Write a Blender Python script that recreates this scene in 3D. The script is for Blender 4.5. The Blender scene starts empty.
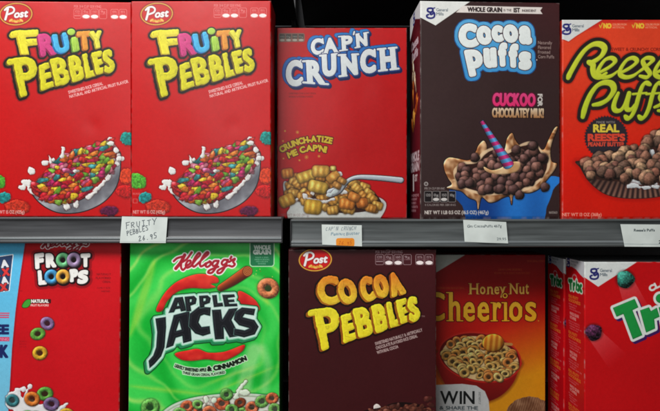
import bpy, math, random
import numpy as np
random.seed(7)
RNG = np.random.RandomState(11)
S = 0.0015            # metres per reference unit
D = 500.0             # viewing distance in reference units
CX, CY = 330.0, 205.5
K = 2.5               # printed-artwork mesh density (cells per unit)
scene = bpy.context.scene
COL = scene.collection

# ------------------------------------------------------------------ glyphs
_glyphs = {}
def glyph(ch):
    if ch in _glyphs: return _glyphs[ch]
    cu = bpy.data.curves.new('tmp', 'FONT'); cu.body = ch; cu.resolution_u = 5
    ob = bpy.data.objects.new('tmp', cu); COL.objects.link(ob)
    dg = bpy.context.evaluated_depsgraph_get()
    me = ob.evaluated_get(dg).to_mesh()
    cnt = {}
    for p in me.polygons:
        for e in p.edge_keys: cnt[e] = cnt.get(e, 0) + 1
    v = me.vertices
    segs = [(v[a].co.x, v[a].co.y, v[b].co.x, v[b].co.y) for (a, b), n in cnt.items() if n == 1]
    segs = np.array(segs) if segs else np.zeros((0, 4))
    ob.evaluated_get(dg).to_mesh_clear()
    bpy.data.objects.remove(ob); bpy.data.curves.remove(cu)
    _glyphs[ch] = segs
    return segs
_H = glyph('H'); CAPH = max(_H[:, 1].max(), _H[:, 3].max())

def split_segs(segs, n=3):
    out = []
    for a in segs:
        for k in range(n):
            t0, t1 = k / n, (k + 1) / n
            out.append((a[0]+(a[2]-a[0])*t0, a[1]+(a[3]-a[1])*t0, a[0]+(a[2]-a[0])*t1, a[1]+(a[3]-a[1])*t1))
    return np.array(out)

def catmull(pts, n=6):
    pts = [np.array(p, float) for p in pts]
    if len(pts) < 3: return np.array(pts)
    P = [2*pts[0]-pts[1]] + pts + [2*pts[-1]-pts[-2]]
    out = []
    for i in range(1, len(P)-2):
        for k in range(n):
            t = k / n
            a, b, c, d = P[i-1], P[i], P[i+1], P[i+2]
            out.append(.5*((2*b)+(-a+c)*t+(2*a-5*b+4*c-d)*t*t+(-a+3*b-3*c+d)*t**3))
    out.append(P[-2])
    return np.array(out)

def s2l(c):
    c = np.clip(c, 0, 1)
    return np.where(c <= .04045, c/12.92, ((c+.055)/1.055)**2.4)

def col(c):
    return np.array(c, float) / 255.0
def lerp(a, b, t):
    t = np.clip(t, 0, 1)
    return a*(1-t) + b*t

class Canvas:
    """Printed artwork: a colour per vertex of a fine mesh grid, in reference units."""
    def __init__(s, x0, y0, x1, y1, base, k=K):
        s.x0, s.y0, s.x1, s.y1, s.k = x0, y0, x1, y1, k
        s.nx = int(round((x1-x0)*k)); s.ny = int(round((y1-y0)*k))
        xs = np.linspace(x0, x1, s.nx+1); ys = np.linspace(y0, y1, s.ny+1)
        s.X, s.Y = np.meshgrid(xs, ys)
        s.img = np.zeros(s.X.shape+(3,)) + col(base)
        s.lab = np.zeros(s.X.shape, int); s.names = []
        s.T = None                       # artwork transform (x,y)->(x,y)
    def tp(s, x, y):
        return (x, y) if s.T is None else s.T(x, y)
    def far(s): return np.full(s.X.shape, 99.0)
    def win(s, xa, ya, xb, yb):
        i0 = max(0, int((ya-s.y0)*s.k)-1); i1 = min(s.ny+1, int((yb-s.y0)*s.k)+2)
        j0 = max(0, int((xa-s.x0)*s.k)-1); j1 = min(s.nx+1, int((xb-s.x0)*s.k)+2)
        if i1 <= i0 or j1 <= j0: return None
        return (slice(i0, i1), slice(j0, j1))
    def noise(s, size, seed=0, octaves=2):
        r = np.random.RandomState(seed+5); out = 0; amp = 1
        for o in range(octaves):
            gx = int((s.x1-s.x0)/size)+3; gy = int((s.y1-s.y0)/size)+3
            g = r.rand(gy+1, gx+1)
            u = (s.X-s.x0)/size; v = (s.Y-s.y0)/size
            i = np.floor(v).astype(int); j = np.floor(u).astype(int)
            fu = u-j; fv = v-i; fu = fu*fu*(3-2*fu); fv = fv*fv*(3-2*fv)
            out = out + amp*((g[i, j]*(1-fu)+g[i, j+1]*fu)*(1-fv)+(g[i+1, j]*(1-fu)+g[i+1, j+1]*fu)*fv-.5)
            size /= 2; amp *= .5
        return out
    # ---- signed distance fields (negative inside)
    def sd_segs(s, segs, pad=6, sign=True):
        out = s.far()
        if len(segs) == 0: return out
        w = s.win(min(segs[:, 0].min(), segs[:, 2].min())-pad, min(segs[:, 1].min(), segs[:, 3].min())-pad,
                  max(segs[:, 0].max(), segs[:, 2].max())+pad, max(segs[:, 1].max(), segs[:, 3].max())+pad)
        if w is None: return out
        X = s.X[w]; Y = s.Y[w]; d2 = np.full(X.shape, 1e6); ins = np.zeros(X.shape, bool)
        for ax, ay, bx, by in segs:
            dx, dy = bx-ax, by-ay; L = dx*dx+dy*dy+1e-12
            t = np.clip(((X-ax)*dx+(Y-ay)*dy)/L, 0, 1)
            d2 = np.minimum(d2, (X-ax-t*dx)**2+(Y-ay-t*dy)**2)
            if sign and ay != by:
                c = (ay > Y) != (by > Y)
                ins ^= c & (X < ax+(Y-ay)/(by-ay)*dx)
        d = np.sqrt(d2)
        out[w] = np.where(ins, -d, d) if sign else d
        return out
    def poly(s, pts, smooth=False):
        pts = [s.tp(*p) for p in pts]
        if smooth:
            p = [np.array(q, float) for q in pts]; n = len(p); o = []
            for i in range(n):
                a, b, c, d = p[i-1], p[i], p[(i+1) % n], p[(i+2) % n]
                for k in range(5):
                    t = k/5
                    o.append(.5*((2*b)+(-a+c)*t+(2*a-5*b+4*c-d)*t*t+(-a+3*b-3*c+d)*t**3))
            pts = o
        n = len(pts)
        return s.sd_segs(np.array([(*pts[i], *pts[(i+1) % n]) for i in range(n)], float))
    def stroke(s, pts, r, smooth=True, n=6):
        pts = [s.tp(p[0], p[1])+((p[2],) if len(p) > 2 else (r,)) for p in pts]
        P = catmull(pts, n) if smooth else np.array(pts, float)
        out = s.far(); m = P[:, 2].max()+6
        w = s.win(P[:, 0].min()-m, P[:, 1].min()-m, P[:, 0].max()+m, P[:, 1].max()+m)
        if w is None: return out
        X = s.X[w]; Y = s.Y[w]; d = np.full(X.shape, 99.0)
        for a, b in zip(P[:-1], P[1:]):
            dx, dy = b[0]-a[0], b[1]-a[1]; L = dx*dx+dy*dy+1e-12
            t = np.clip(((X-a[0])*dx+(Y-a[1])*dy)/L, 0, 1)
            d = np.minimum(d, np.hypot(X-a[0]-t*dx, Y-a[1]-t*dy)-(a[2]+t*(b[2]-a[2])))
        out[w] = d
        return out
    def brush(s, pts, rmax, rmin, pen=-40):
        P = catmull([s.tp(*q) for q in pts], 7); d = np.gradient(P, axis=0); a = np.arctan2(d[:, 1], d[:, 0])
        w = np.abs(np.sin(a-math.radians(pen)))**1.3; w = np.convolve(np.pad(w, 2, 'edge'), np.ones(5)/5, 'valid')
        L = np.linspace(0, 1, len(P)); w = rmin+(rmax-rmin)*w; w *= np.clip(.72+L*4, 0, 1)*np.clip(.62+(1-L)*4, 0, 1)
        return s.stroke([(p[0], p[1], q) for p, q in zip(P, w)], rmax, smooth=False)
    def ell(s, cx, cy, rx, ry, ang=0):
        cx, cy = s.tp(cx, cy)
        a = math.radians(ang); u = (s.X-cx)*math.cos(a)+(s.Y-cy)*math.sin(a); v = -(s.X-cx)*math.sin(a)+(s.Y-cy)*math.cos(a)
        k = np.hypot(u/rx, v/ry); g = np.hypot(u/rx**2, v/ry**2)+1e-6
        return k*(k-1)/g
    def rect(s, x0, y0, x1, y1, r=0):
        x0, y0 = s.tp(x0, y0); x1, y1 = s.tp(x1, y1)
        qx = np.abs(s.X-(x0+x1)/2)-abs(x1-x0)/2+r; qy = np.abs(s.Y-(y0+y1)/2)-abs(y1-y0)/2+r
        return np.hypot(np.maximum(qx, 0), np.maximum(qy, 0))+np.minimum(np.maximum(qx, qy), 0)-r
    def letter(s, ch, quad, r=0.0, slab=0.0, extra=(), squash=1.0):
        """one glyph, its box stretched onto a quad TL,TR,BR,BL; r = extra weight"""
        g = glyph(ch); xa = min(g[:, 0].min(), g[:, 2].min()); xb = max(g[:, 0].max(), g[:, 2].max())
        ya = min(g[:, 1].min(), g[:, 3].min()); yb = max(g[:, 1].max(), g[:, 3].max())
        q = [np.array(s.tp(*p), float) for p in quad]
        W = (np.linalg.norm(q[1]-q[0])+np.linalg.norm(q[2]-q[3]))/2; Hh = (np.linalg.norm(q[3]-q[0])+np.linalg.norm(q[2]-q[1]))/2
        iu, iv = r/W, r/Hh
        def m(x, y):
            u = iu+(1-2*iu)*(x-xa)/max(xb-xa, 1e-6); v = iv+(1-2*iv)*(1-(y-ya)/max(yb-ya, 1e-6))
            p = (q[0]*(1-u)+q[1]*u)*(1-v)+(q[3]*(1-u)+q[2]*u)*v
            return p[0], p[1]
        g2 = np.array([(*m(a[0], a[1]), *m(a[2], a[3])) for a in g])
        sd = s.sd_segs(g2)-r
        T = s.T; s.T = None
        def um(u, v):
            p = (q[0]*(1-u)+q[1]*u)*(1-v)+(q[3]*(1-u)+q[2]*u)*v; return p[0], p[1]
        if slab:
            for (u0, v0, u1, v1) in extra:
                p, p2 = um(u0, v0), um(u1, v1)
                sd = np.minimum(sd, s.stroke([p, p2], slab, smooth=False))
        s.T = T
        return sd
    def word(s, letters, r, slab=0, ex=None):
        sd = s.far()
        for ch, *q in letters:
            sd = np.minimum(sd, s.letter(ch, q, r, slab, (ex or {}).get(ch, ())))
        return sd
    def text(s, txt, x, y, h, w=None, rot=0.0, r=0.0, shear=0.0, track=.08, path=None, jit=0):
        """a line of type; x,y = left end of baseline, h = cap height, w = total width"""
        sc = h/CAPH; pos = []; cur = 0
        for ch in txt:
            if ch == ' ': cur += .30; continue
            g = glyph(ch)
            if len(g) == 0: cur += .3; continue
            xa = min(g[:, 0].min(), g[:, 2].min()); xb = max(g[:, 0].max(), g[:, 2].max())
            if ch in '1I': cur += .05
            pos.append((g, cur-xa, cur, cur+xb-xa)); cur += (xb-xa)+track+(.05 if ch in '1I' else 0)
        tot = (cur-track)*sc; fx = (w/tot if w else 1.0)
        a = math.radians(rot); ca, sa = math.cos(a), math.sin(a)
        if path is not None:
            P = catmull(path, 8); L = np.concatenate([[0], np.cumsum(np.hypot(np.diff(P[:, 0]), np.diff(P[:, 1])))]); fx = L[-1]/tot
        out = s.far()
        for g, off, c0, c1 in pos:
            jx, jy, ja = (random.uniform(-jit, jit), random.uniform(-jit, jit), random.uniform(-jit, jit)*.12) if jit else (0, 0, 0)
            if path is not None:
                mid = (c0+c1)/2*sc*fx; px = np.interp(mid, L, P[:, 0]); py = np.interp(mid, L, P[:, 1])
                e = 1.5; ang = math.atan2(np.interp(mid+e, L, P[:, 1])-np.interp(mid-e, L, P[:, 1]), np.interp(mid+e, L, P[:, 0])-np.interp(mid-e, L, P[:, 0]))
                cc, ss = math.cos(ang), math.sin(ang)
                f = lambda gx, gy: (px+((gx+off-(c0+c1)/2)*sc*fx+shear*gy*sc)*cc+gy*sc*ss, py+((gx+off-(c0+c1)/2)*sc*fx+shear*gy*sc)*ss-gy*sc*cc)
            else:
                def f(gx, gy):
                    lx = (gx+off)*sc*fx+shear*gy*sc+jx; ly = -gy*sc+jy
                    return x+lx*ca-ly*sa, y+lx*sa+ly*ca+ja*lx*0
            g2 = np.array([(*s.tp(*f(q[0], q[1])), *s.tp(*f(q[2], q[3]))) for q in g])
            out = np.minimum(out, s.sd_segs(g2, pad=3+r))
        return out-r
    # ---- painting
    def cov(s, sd, soft=1.0): return np.clip(.5-sd*s.k/soft, 0, 1)
    def paint(s, sd, c, a=1.0, soft=1.0, name=None):
        m = (s.cov(sd, soft)*a)[..., None]
        c = col(c) if not isinstance(c, np.ndarray) else c
        s.img = s.img*(1-m)+c*m
        if name: s.tag(sd-(1.6 if name.endswith(('lettering', 'print', 'writing')) and 'title' not in name else .2), name)
    def tag(s, sd, name):
        if name not in s.names: s.names.append(name)
        s.lab[sd < 0] = s.names.index(name)+1
    def emboss(s, sd, w, strength=.5):
        t = np.clip(-sd/w, 0, 1); h = np.sqrt(1-(1-t)**2)
        gy, gx = np.gradient(h); return 1+strength*s.k*w*.5*(.6*gx+.8*gy)
    def shift(s, sd, dx, dy):
        return np.roll(np.roll(sd, int(round(dx*s.k)), 1), int(round(dy*s.k)), 0)
    def extrude(s, sd, dx, dy, n=8):
        o = sd.copy()
        for i in range(1, n+1): o = np.minimum(o, s.shift(sd, dx*i/n, dy*i/n))
        return o
    def vgrad(s, y0, c0, y1, c1):
        t = np.clip((s.Y-y0)/(y1-y0), 0, 1)[..., None]; return col(c0)*(1-t)+col(c1)*t
    # ---- food shapes (small windows)
    def local(s, cx, cy, R):
        cx, cy = s.tp(cx, cy); w = s.win(cx-R, cy-R, cx+R, cy+R)
        return (None,)*3 if w is None else (w, s.X[w]-cx, s.Y[w]-cy)
    def wpaint(s, w, m, c):
        m = m[..., None]; s.img[w] = s.img[w]*(1-m)+np.clip(c, 0, 1)*m
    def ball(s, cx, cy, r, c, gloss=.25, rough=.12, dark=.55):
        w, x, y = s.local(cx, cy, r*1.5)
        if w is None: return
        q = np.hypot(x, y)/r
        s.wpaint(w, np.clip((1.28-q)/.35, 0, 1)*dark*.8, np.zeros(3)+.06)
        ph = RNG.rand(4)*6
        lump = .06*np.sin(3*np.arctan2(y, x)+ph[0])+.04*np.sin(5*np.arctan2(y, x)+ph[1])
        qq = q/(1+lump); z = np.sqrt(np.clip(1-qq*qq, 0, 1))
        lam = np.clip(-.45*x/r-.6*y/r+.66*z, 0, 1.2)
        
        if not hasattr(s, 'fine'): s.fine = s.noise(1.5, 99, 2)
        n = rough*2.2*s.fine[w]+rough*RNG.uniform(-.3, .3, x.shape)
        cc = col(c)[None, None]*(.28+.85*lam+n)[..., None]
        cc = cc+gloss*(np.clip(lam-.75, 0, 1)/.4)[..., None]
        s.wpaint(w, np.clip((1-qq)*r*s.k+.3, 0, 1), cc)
    def ring(s, cx, cy, ro, ri, c, ang=0, sq=1.0, speck=.1, hole=.45):
        w, x, y = s.local(cx, cy, ro*1.45)
        if w is None: return
        a = math.radians(ang); u = x*math.cos(a)+y*math.sin(a); v = (-x*math.sin(a)+y*math.cos(a))/sq
        q = np.hypot(u, v); s.wpaint(w, np.clip((ro*1.18-q)/(ro*.3), 0, 1)*.5, np.zeros(3)+.05)
        rm = (ro+ri)/2; ww = (ro-ri)/2; t = (q-rm)/ww
        z = np.sqrt(np.clip(1-t*t, 0, 1)); ux, uy = x/(q+1e-3), y/(q+1e-3)
        lam = np.clip(.45*(-t*ux)+.62*(-t*uy)+.66*z, 0, 1.2)
        if not hasattr(s, 'fine'): s.fine = s.noise(1.5, 99, 2)
        n = speck*(.5*RNG.uniform(-1, 1, x.shape)+1.9*s.fine[w]); t = t*(1+.10*np.sin(np.arctan2(v, u)*3+cx)+.5*s.fine[w]*.3)
        s.wpaint(w, np.clip((ri-q)*s.k+.5, 0, 1)*hole, col(c)*.25)
        cc = col(c)[None, None]*(.38+.75*lam+n)[..., None]+.22*(np.clip(lam-.8, 0, 1)/.4)[..., None]
        s.wpaint(w, np.clip((ww-np.abs(q-rm))*s.k+.4, 0, 1), cc)
    def flake(s, cx, cy, a_, b_, ang, c, gloss=.35):
        w, x, y = s.local(cx, cy, a_*1.6)
        if w is None: return
        a = math.radians(ang); u = x*math.cos(a)+y*math.sin(a); v = -x*math.sin(a)+y*math.cos(a)
        ph = RNG.rand(4)*6.28; th = np.arctan2(v/b_, u/a_)
        q = np.hypot(u/a_, v/b_)*(1+.16*np.sin(2*th+ph[0])+.10*np.sin(3*th+ph[1])+.06*np.sin(5*th+ph[2]))
        s.wpaint(w, np.clip((1.25-q)/.3, 0, 1)*.6, np.array([.20, .03, .04]))
        z = np.sqrt(np.clip(1-q*q, 0, 1)); fold = .5+.5*np.sin(u/a_*2.4+v/b_*1.6+ph[3])
        lam = np.clip(-.30*x/a_-.42*y/b_+.55*z+.28*fold, 0, 1.15)
        if not hasattr(s, 'fine'): s.fine = s.noise(1.5, 99, 2)
        n = RNG.uniform(-.04, .04, x.shape)+.35*s.fine[w]
        cc = col(c)[None, None]*(.55+.5*lam+n)[..., None]+gloss*(np.clip(lam-.82, 0, 1)/.35)[..., None]*fold[..., None]
        s.wpaint(w, np.clip((1-q)*b_*s.k*.8+.3, 0, 1), cc)
    def pillow(s, cx, cy, a_, b_, ang, c, ridges=3):
        w, x, y = s.local(cx, cy, max(a_, b_)*1.8)
        if w is None: return
        a = math.radians(ang); u = x*math.cos(a)+y*math.sin(a); v = -x*math.sin(a)+y*math.cos(a)
        rr = min(a_, b_)*.62; qx = np.abs(u)-a_+rr; qy = np.abs(v)-b_+rr
        d = np.hypot(np.maximum(qx, 0), np.maximum(qy, 0))+np.minimum(np.maximum(qx, qy), 0)-rr
        s.wpaint(w, np.clip((1.4-d)/1.8, 0, 1)*.5, np.array([.12, .05, .02]))
        rid = .5+.5*np.cos(u/a_*math.pi*ridges)
        z = np.clip(-d/(rr*1.2), 0, 1)**.6
        lam = .52+.5*z*(.55+.45*rid)-.16*y/b_-.1*x/a_
        cc = col(c)[None, None]*lam[..., None]*(1+RNG.uniform(-.09, .09, x.shape))[..., None]
        cc = cc+.18*(np.clip(lam-.88, 0, 1)/.2)[..., None]
        s.wpaint(w, np.clip(-d*s.k+.4, 0, 1), cc)
    def scatter(s, sd, step, jit=.45):
        """jittered grid points inside a region, back to front"""
        pts = []; y = s.Y[sd < 0]
        if y.size == 0: return pts
        x = s.X[sd < 0]; r = 0
        for yy in np.arange(y.min(), y.max()+step, step*.82):
            for xx in np.arange(x.min()+(r % 2)*step*.5, x.max()+step, step):
                px = xx+random.uniform(-jit, jit)*step; py = yy+random.uniform(-jit, jit)*step
                i = int((py-s.y0)*s.k); j = int((px-s.x0)*s.k)
                if 0 <= i < s.ny and 0 <= j < s.nx and sd[i, j] < 0: pts.append((px, py))
            r += 1
        return pts
    def milk(s, blobs, c=(238, 236, 232), name=None, k=1.6):
        sd = s.far()
        for b in blobs:
            d = s.stroke([(q[0], q[1], 2.3-1.3*i/(len(b)-1)) for i, q in enumerate(b)], 1.5) if isinstance(b, list) else s.ell(b[0], b[1], b[2], b[3] if len(b) > 3 else b[2], b[4] if len(b) > 4 else 0)
            h = np.clip(.5+.5*(sd-d)/k, 0, 1); sd = sd*(1-h)+d*h-k*h*(1-h)
        sd = sd+s.noise(2.6, 55, 2)*1.5; s.paint(sd-.9, (70, 20, 20), .35, soft=3)
        e = s.emboss(sd, 2.4, .24)[..., None]
        s.paint(sd, np.clip(col(c)*(.86+.14*e)*np.clip(e, .75, 1.1), 0, 1), name=name)
        return sd

# ---------------------------------------------------------- shared print marks
def post_logo(c, cx, cy, sc=1.0):
    e = c.ell(cx, cy, 16.3*sc, 11.3*sc, -4)
    c.paint(e-1.0, (90, 10, 12), .5, soft=4)
    c.paint(e, (222, 170, 60), name='brand_logo')
    c.paint(c.ell(cx, cy, 15.2*sc, 10.2*sc, -4), (150, 20, 16))
    c.paint(c.ell(cx, cy, 14.5*sc, 9.5*sc, -4), (206, 22, 24))
    for k in range(5):
        c.paint(c.ell(cx-5+k*2.6*sc, cy+(7.6-abs(k-2)*.7)*sc, 2.2*sc, 1.1*sc, -35+k*18), (226, 160, 50) if k % 2 else (240, 190, 90))
    P = lambda x, y: (cx+x*sc, cy+y*sc)
    t = c.stroke([P(-8, -5.4), P(-9, 0), P(-10.4, 5.4)], 1.15*sc)
    t = np.minimum(t, c.stroke([P(-11, -4), P(-8.5, -6.5), P(-4.5, -7.2), P(-1.8, -5), P(-2.8, -1.8), P(-7.4, .2)], .95*sc))
    t = np.minimum(t, c.text('ost', *P(-1.8, 3.6), 7.0*sc, w=13*sc, rot=-5, r=.5*sc, shear=.25))
    c.paint(t-.45, (110, 8, 12), .8); c.paint(t, (246, 242, 240))

def gm_logo(c, cx, cy, sc=1.0, text=True, dark=(38, 40, 110)):
    P = lambda x, y: (cx+x*sc, cy+y*sc)
    t = c.stroke([P(-.4, -4.2), P(-3, -3.6), P(-3.2, -1.2), P(-.6, -.2), P(1.8, -1.6), P(1.4, -3.8), P(-.4, -4.2)], .95*sc)
    t = np.minimum(t, c.stroke([P(3.8, -4.6), P(1.6, -3.8)], .6*sc))
    t = np.minimum(t, c.stroke([P(.4, .0), P(-.8, 1.2), P(.2, 2.2), P(2, 1.2), P(2.6, -.2), P(3.6, 1.6), P(3.0, 4.6), P(.2, 5.8), P(-3.4, 5.2), P(-4.2, 3.2), P(-2.6, 2.2)], .9*sc))
    c.paint(t, dark, name='brand_logo')
    if text:
        a = c.text('General', *P(5.4, -1.2), 3.0*sc, w=11.5*sc, r=.05); b = c.text('Mills', *P(5.4, 2.9), 3.0*sc, w=7.2*sc, r=.05)
        c.paint(np.minimum(a, b), (70, 84, 96), .9)

def nutrition(c, x, y, n=(0, 1, 2, 3, 4.35, 5.35), w=8.3, h=9.8, ink=(240, 200, 200), head='PER 3/4 CUP SERVING', fill=None):
    c.paint(c.text(head, x, y-1.2, 2.6, w=27, r=.02), ink, .85)
    vals = ['120', '0g', '160', '9g', '10%', '15%']
    lab = c.rect(x-1, y-4.4, x+w*(n[-1]+1)+1, y+h+1); c.tag(lab, 'nutrition_strip')
    for i, k in enumerate(n):
        a = x+k*(w+.25); r = c.rect(a, y, a+w-.9, y+h-.2, 1.4)
        if fill: c.paint(r, fill, .8)
        c.paint(np.abs(r)-.22, ink, .75)
        c.paint(c.text(vals[i % 6], a+1.5, y+3.7, 2.2, w=w-4), ink, .9)
        c.paint(c.text('CALORIES' if i == 0 else 'SODIUM', a+.9, y+5.6, 1.1, w=w-2.8), ink, .7)
        if i in (1, 2, 4, 5): c.paint(c.ell(a+w/2-.45, y+h-2.2, 3.6, 1.9), (250, 238, 236))
        elif i == 0: c.paint(c.rect(a+.6, y+6.6, a+w-1.6, y+7.3), ink, .8)

KEL = [[(60, 120), (88, 96), (132, 82)], [(150, 70), (118, 130), (78, 180)], [(208, 48), (165, 105), (112, 138)], [(122, 130), (122, 172), (138, 192), (160, 172)],
       [(165, 160), (196, 138), (198, 116), (176, 120), (160, 152), (172, 174), (204, 160)], [(204, 160), (245, 105), (278, 68), (266, 54), (236, 92), (216, 142), (226, 166), (250, 150)],
       [(250, 150), (304, 98), (345, 60), (336, 46), (306, 76), (279, 132), (284, 162), (305, 156), (326, 138)],]
_N = lambda L: [(x*.935, y*.935+16.5) for x, y in L]
KEL += [_N(q) for q in ([(390, 118), (362, 125), (348, 148), (362, 162), (388, 145), (395, 122), (382, 112)],
        [(455, 108), (425, 110), (408, 135), (420, 155), (448, 135), (462, 108), (440, 165), (405, 212), (372, 212), (385, 190), (460, 160)],
        [(540, 100), (510, 100), (490, 125), (502, 145), (530, 128), (545, 100), (520, 160), (485, 210), (455, 215), (462, 190), (540, 150)],
        [(575, 72), (566, 90)], [(555, 118), (605, 90), (592, 118), (606, 138), (585, 158), (556, 150)])]
def kellogg(c, ox, oy, sc, r=1.0, ink=(176, 24, 50), edge=(246, 240, 240)):
    t = c.far()
    for st in KEL: t = np.minimum(t, c.stroke([(ox+x/8.225*sc, oy+y/8.225*sc) for x, y in st], r*sc))
    t = np.minimum(t, c.stroke([(ox+x/8.225*sc, oy+y/8.225*sc) for x, y in [(150, 70), (118, 130), (78, 180)]], r*1.5*sc))
    c.paint(t-1.15*sc, edge, name='brand_logo'); c.paint(t, ink); return t
# ================================================================== ARTWORK
FRUITY = [('F', (157, 30.5), (178.5, 29.5), (180.5, 53), (163.5, 56.5)), ('R', (178.5, 34), (193, 32.5), (197.5, 53.5), (182, 56)),
          ('U', (192.8, 34.5), (207, 32), (211, 51), (196.5, 53.5)), ('I', (211.8, 37), (217.2, 36), (219.8, 49.5), (213.5, 51)),
          ('T', (217, 31), (230.3, 30.2), (232.5, 48), (219.8, 49.6)), ('Y', (230.2, 30.8), (241, 29.6), (243.5, 46.5), (233.5, 48.5))]
FCOL = [((238, 226, 50), (206, 178, 30)), ((214, 62, 132), (150, 24, 84)), ((70, 182, 232), (22, 104, 170)), ((172, 214, 76), (92, 140, 36)), ((232, 152, 52), (176, 92, 24)), ((236, 228, 70), (186, 168, 34))]
PEB = [('P', (153.5, 58.5), (176.5, 56), (180.5, 93), (162, 96.8)), ('E', (180, 65), (190.5, 62), (195, 86), (182.5, 90.5)),
       ('B', (190.5, 59), (206, 56), (212, 82), (197, 85.8)), ('B', (208.3, 56.5), (220.5, 53.5), (226, 78), (213, 82)),
       ('L', (222.8, 53.8), (231.5, 52.2), (238, 74), (226.5, 77.5)), ('E', (231.5, 52), (241.5, 50), (245.2, 71), (236.8, 74)),
       ('S', (242.3, 50), (251.5, 48), (255.5, 70), (245.2, 73.5))]
def rocky(c, letters, face, side, r, ext=(-1.5, 1.6), ink=(38, 22, 20), outline=1.7, cols=None, serif=True, wob=.5):
    n = c.noise(3.2, 3, 2)
    sds = []
    for L in letters:
        sd = c.letter(L[0], L[1:], r)
        if serif and L[0] in 'PF':
            a = L[1]; sd = np.minimum(sd, c.stroke([(a[0]-2.6, a[1]+3.4), (a[0]+4, a[1]+2.2)], 2.7, smooth=False))
        sds.append(sd+n*wob)
    exts = [c.extrude(sd, *ext) for sd in sds]
    allx = exts[0]
    for e in exts[1:]: allx = np.minimum(allx, e)
    c.paint(allx-outline-1.0, (60, 10, 10), .35, soft=3)
    c.paint(allx-outline, ink); c.tag(allx-outline, 'title_lettering')
    g = c.noise(2.0, 9, 2)
    for i, (sd, e) in enumerate(zip(sds, exts)):
        f, sdc = (cols[i] if cols else (face, side))
        c.paint(e, sdc if isinstance(sdc, np.ndarray) else col(sdc)+g[..., None]*.10)
        c.paint(sd-.35, col(f if not isinstance(f, np.ndarray) else (255, 250, 140))*1.0 if not isinstance(f, np.ndarray) else np.clip(f*1.12, 0, 1))
        fc = f if isinstance(f, np.ndarray) else col(f)
        em = c.emboss(sd, 1.6, .22)[..., None]
        c.paint(sd, np.clip(fc*em+g[..., None]*.05, 0, 1))
        crack = np.abs(c.noise(6.5, 40+i, 1))-.008
        c.paint(np.maximum(crack*6, sd+1.1), np.clip(fc*.5, 0, 1), .55)

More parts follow.
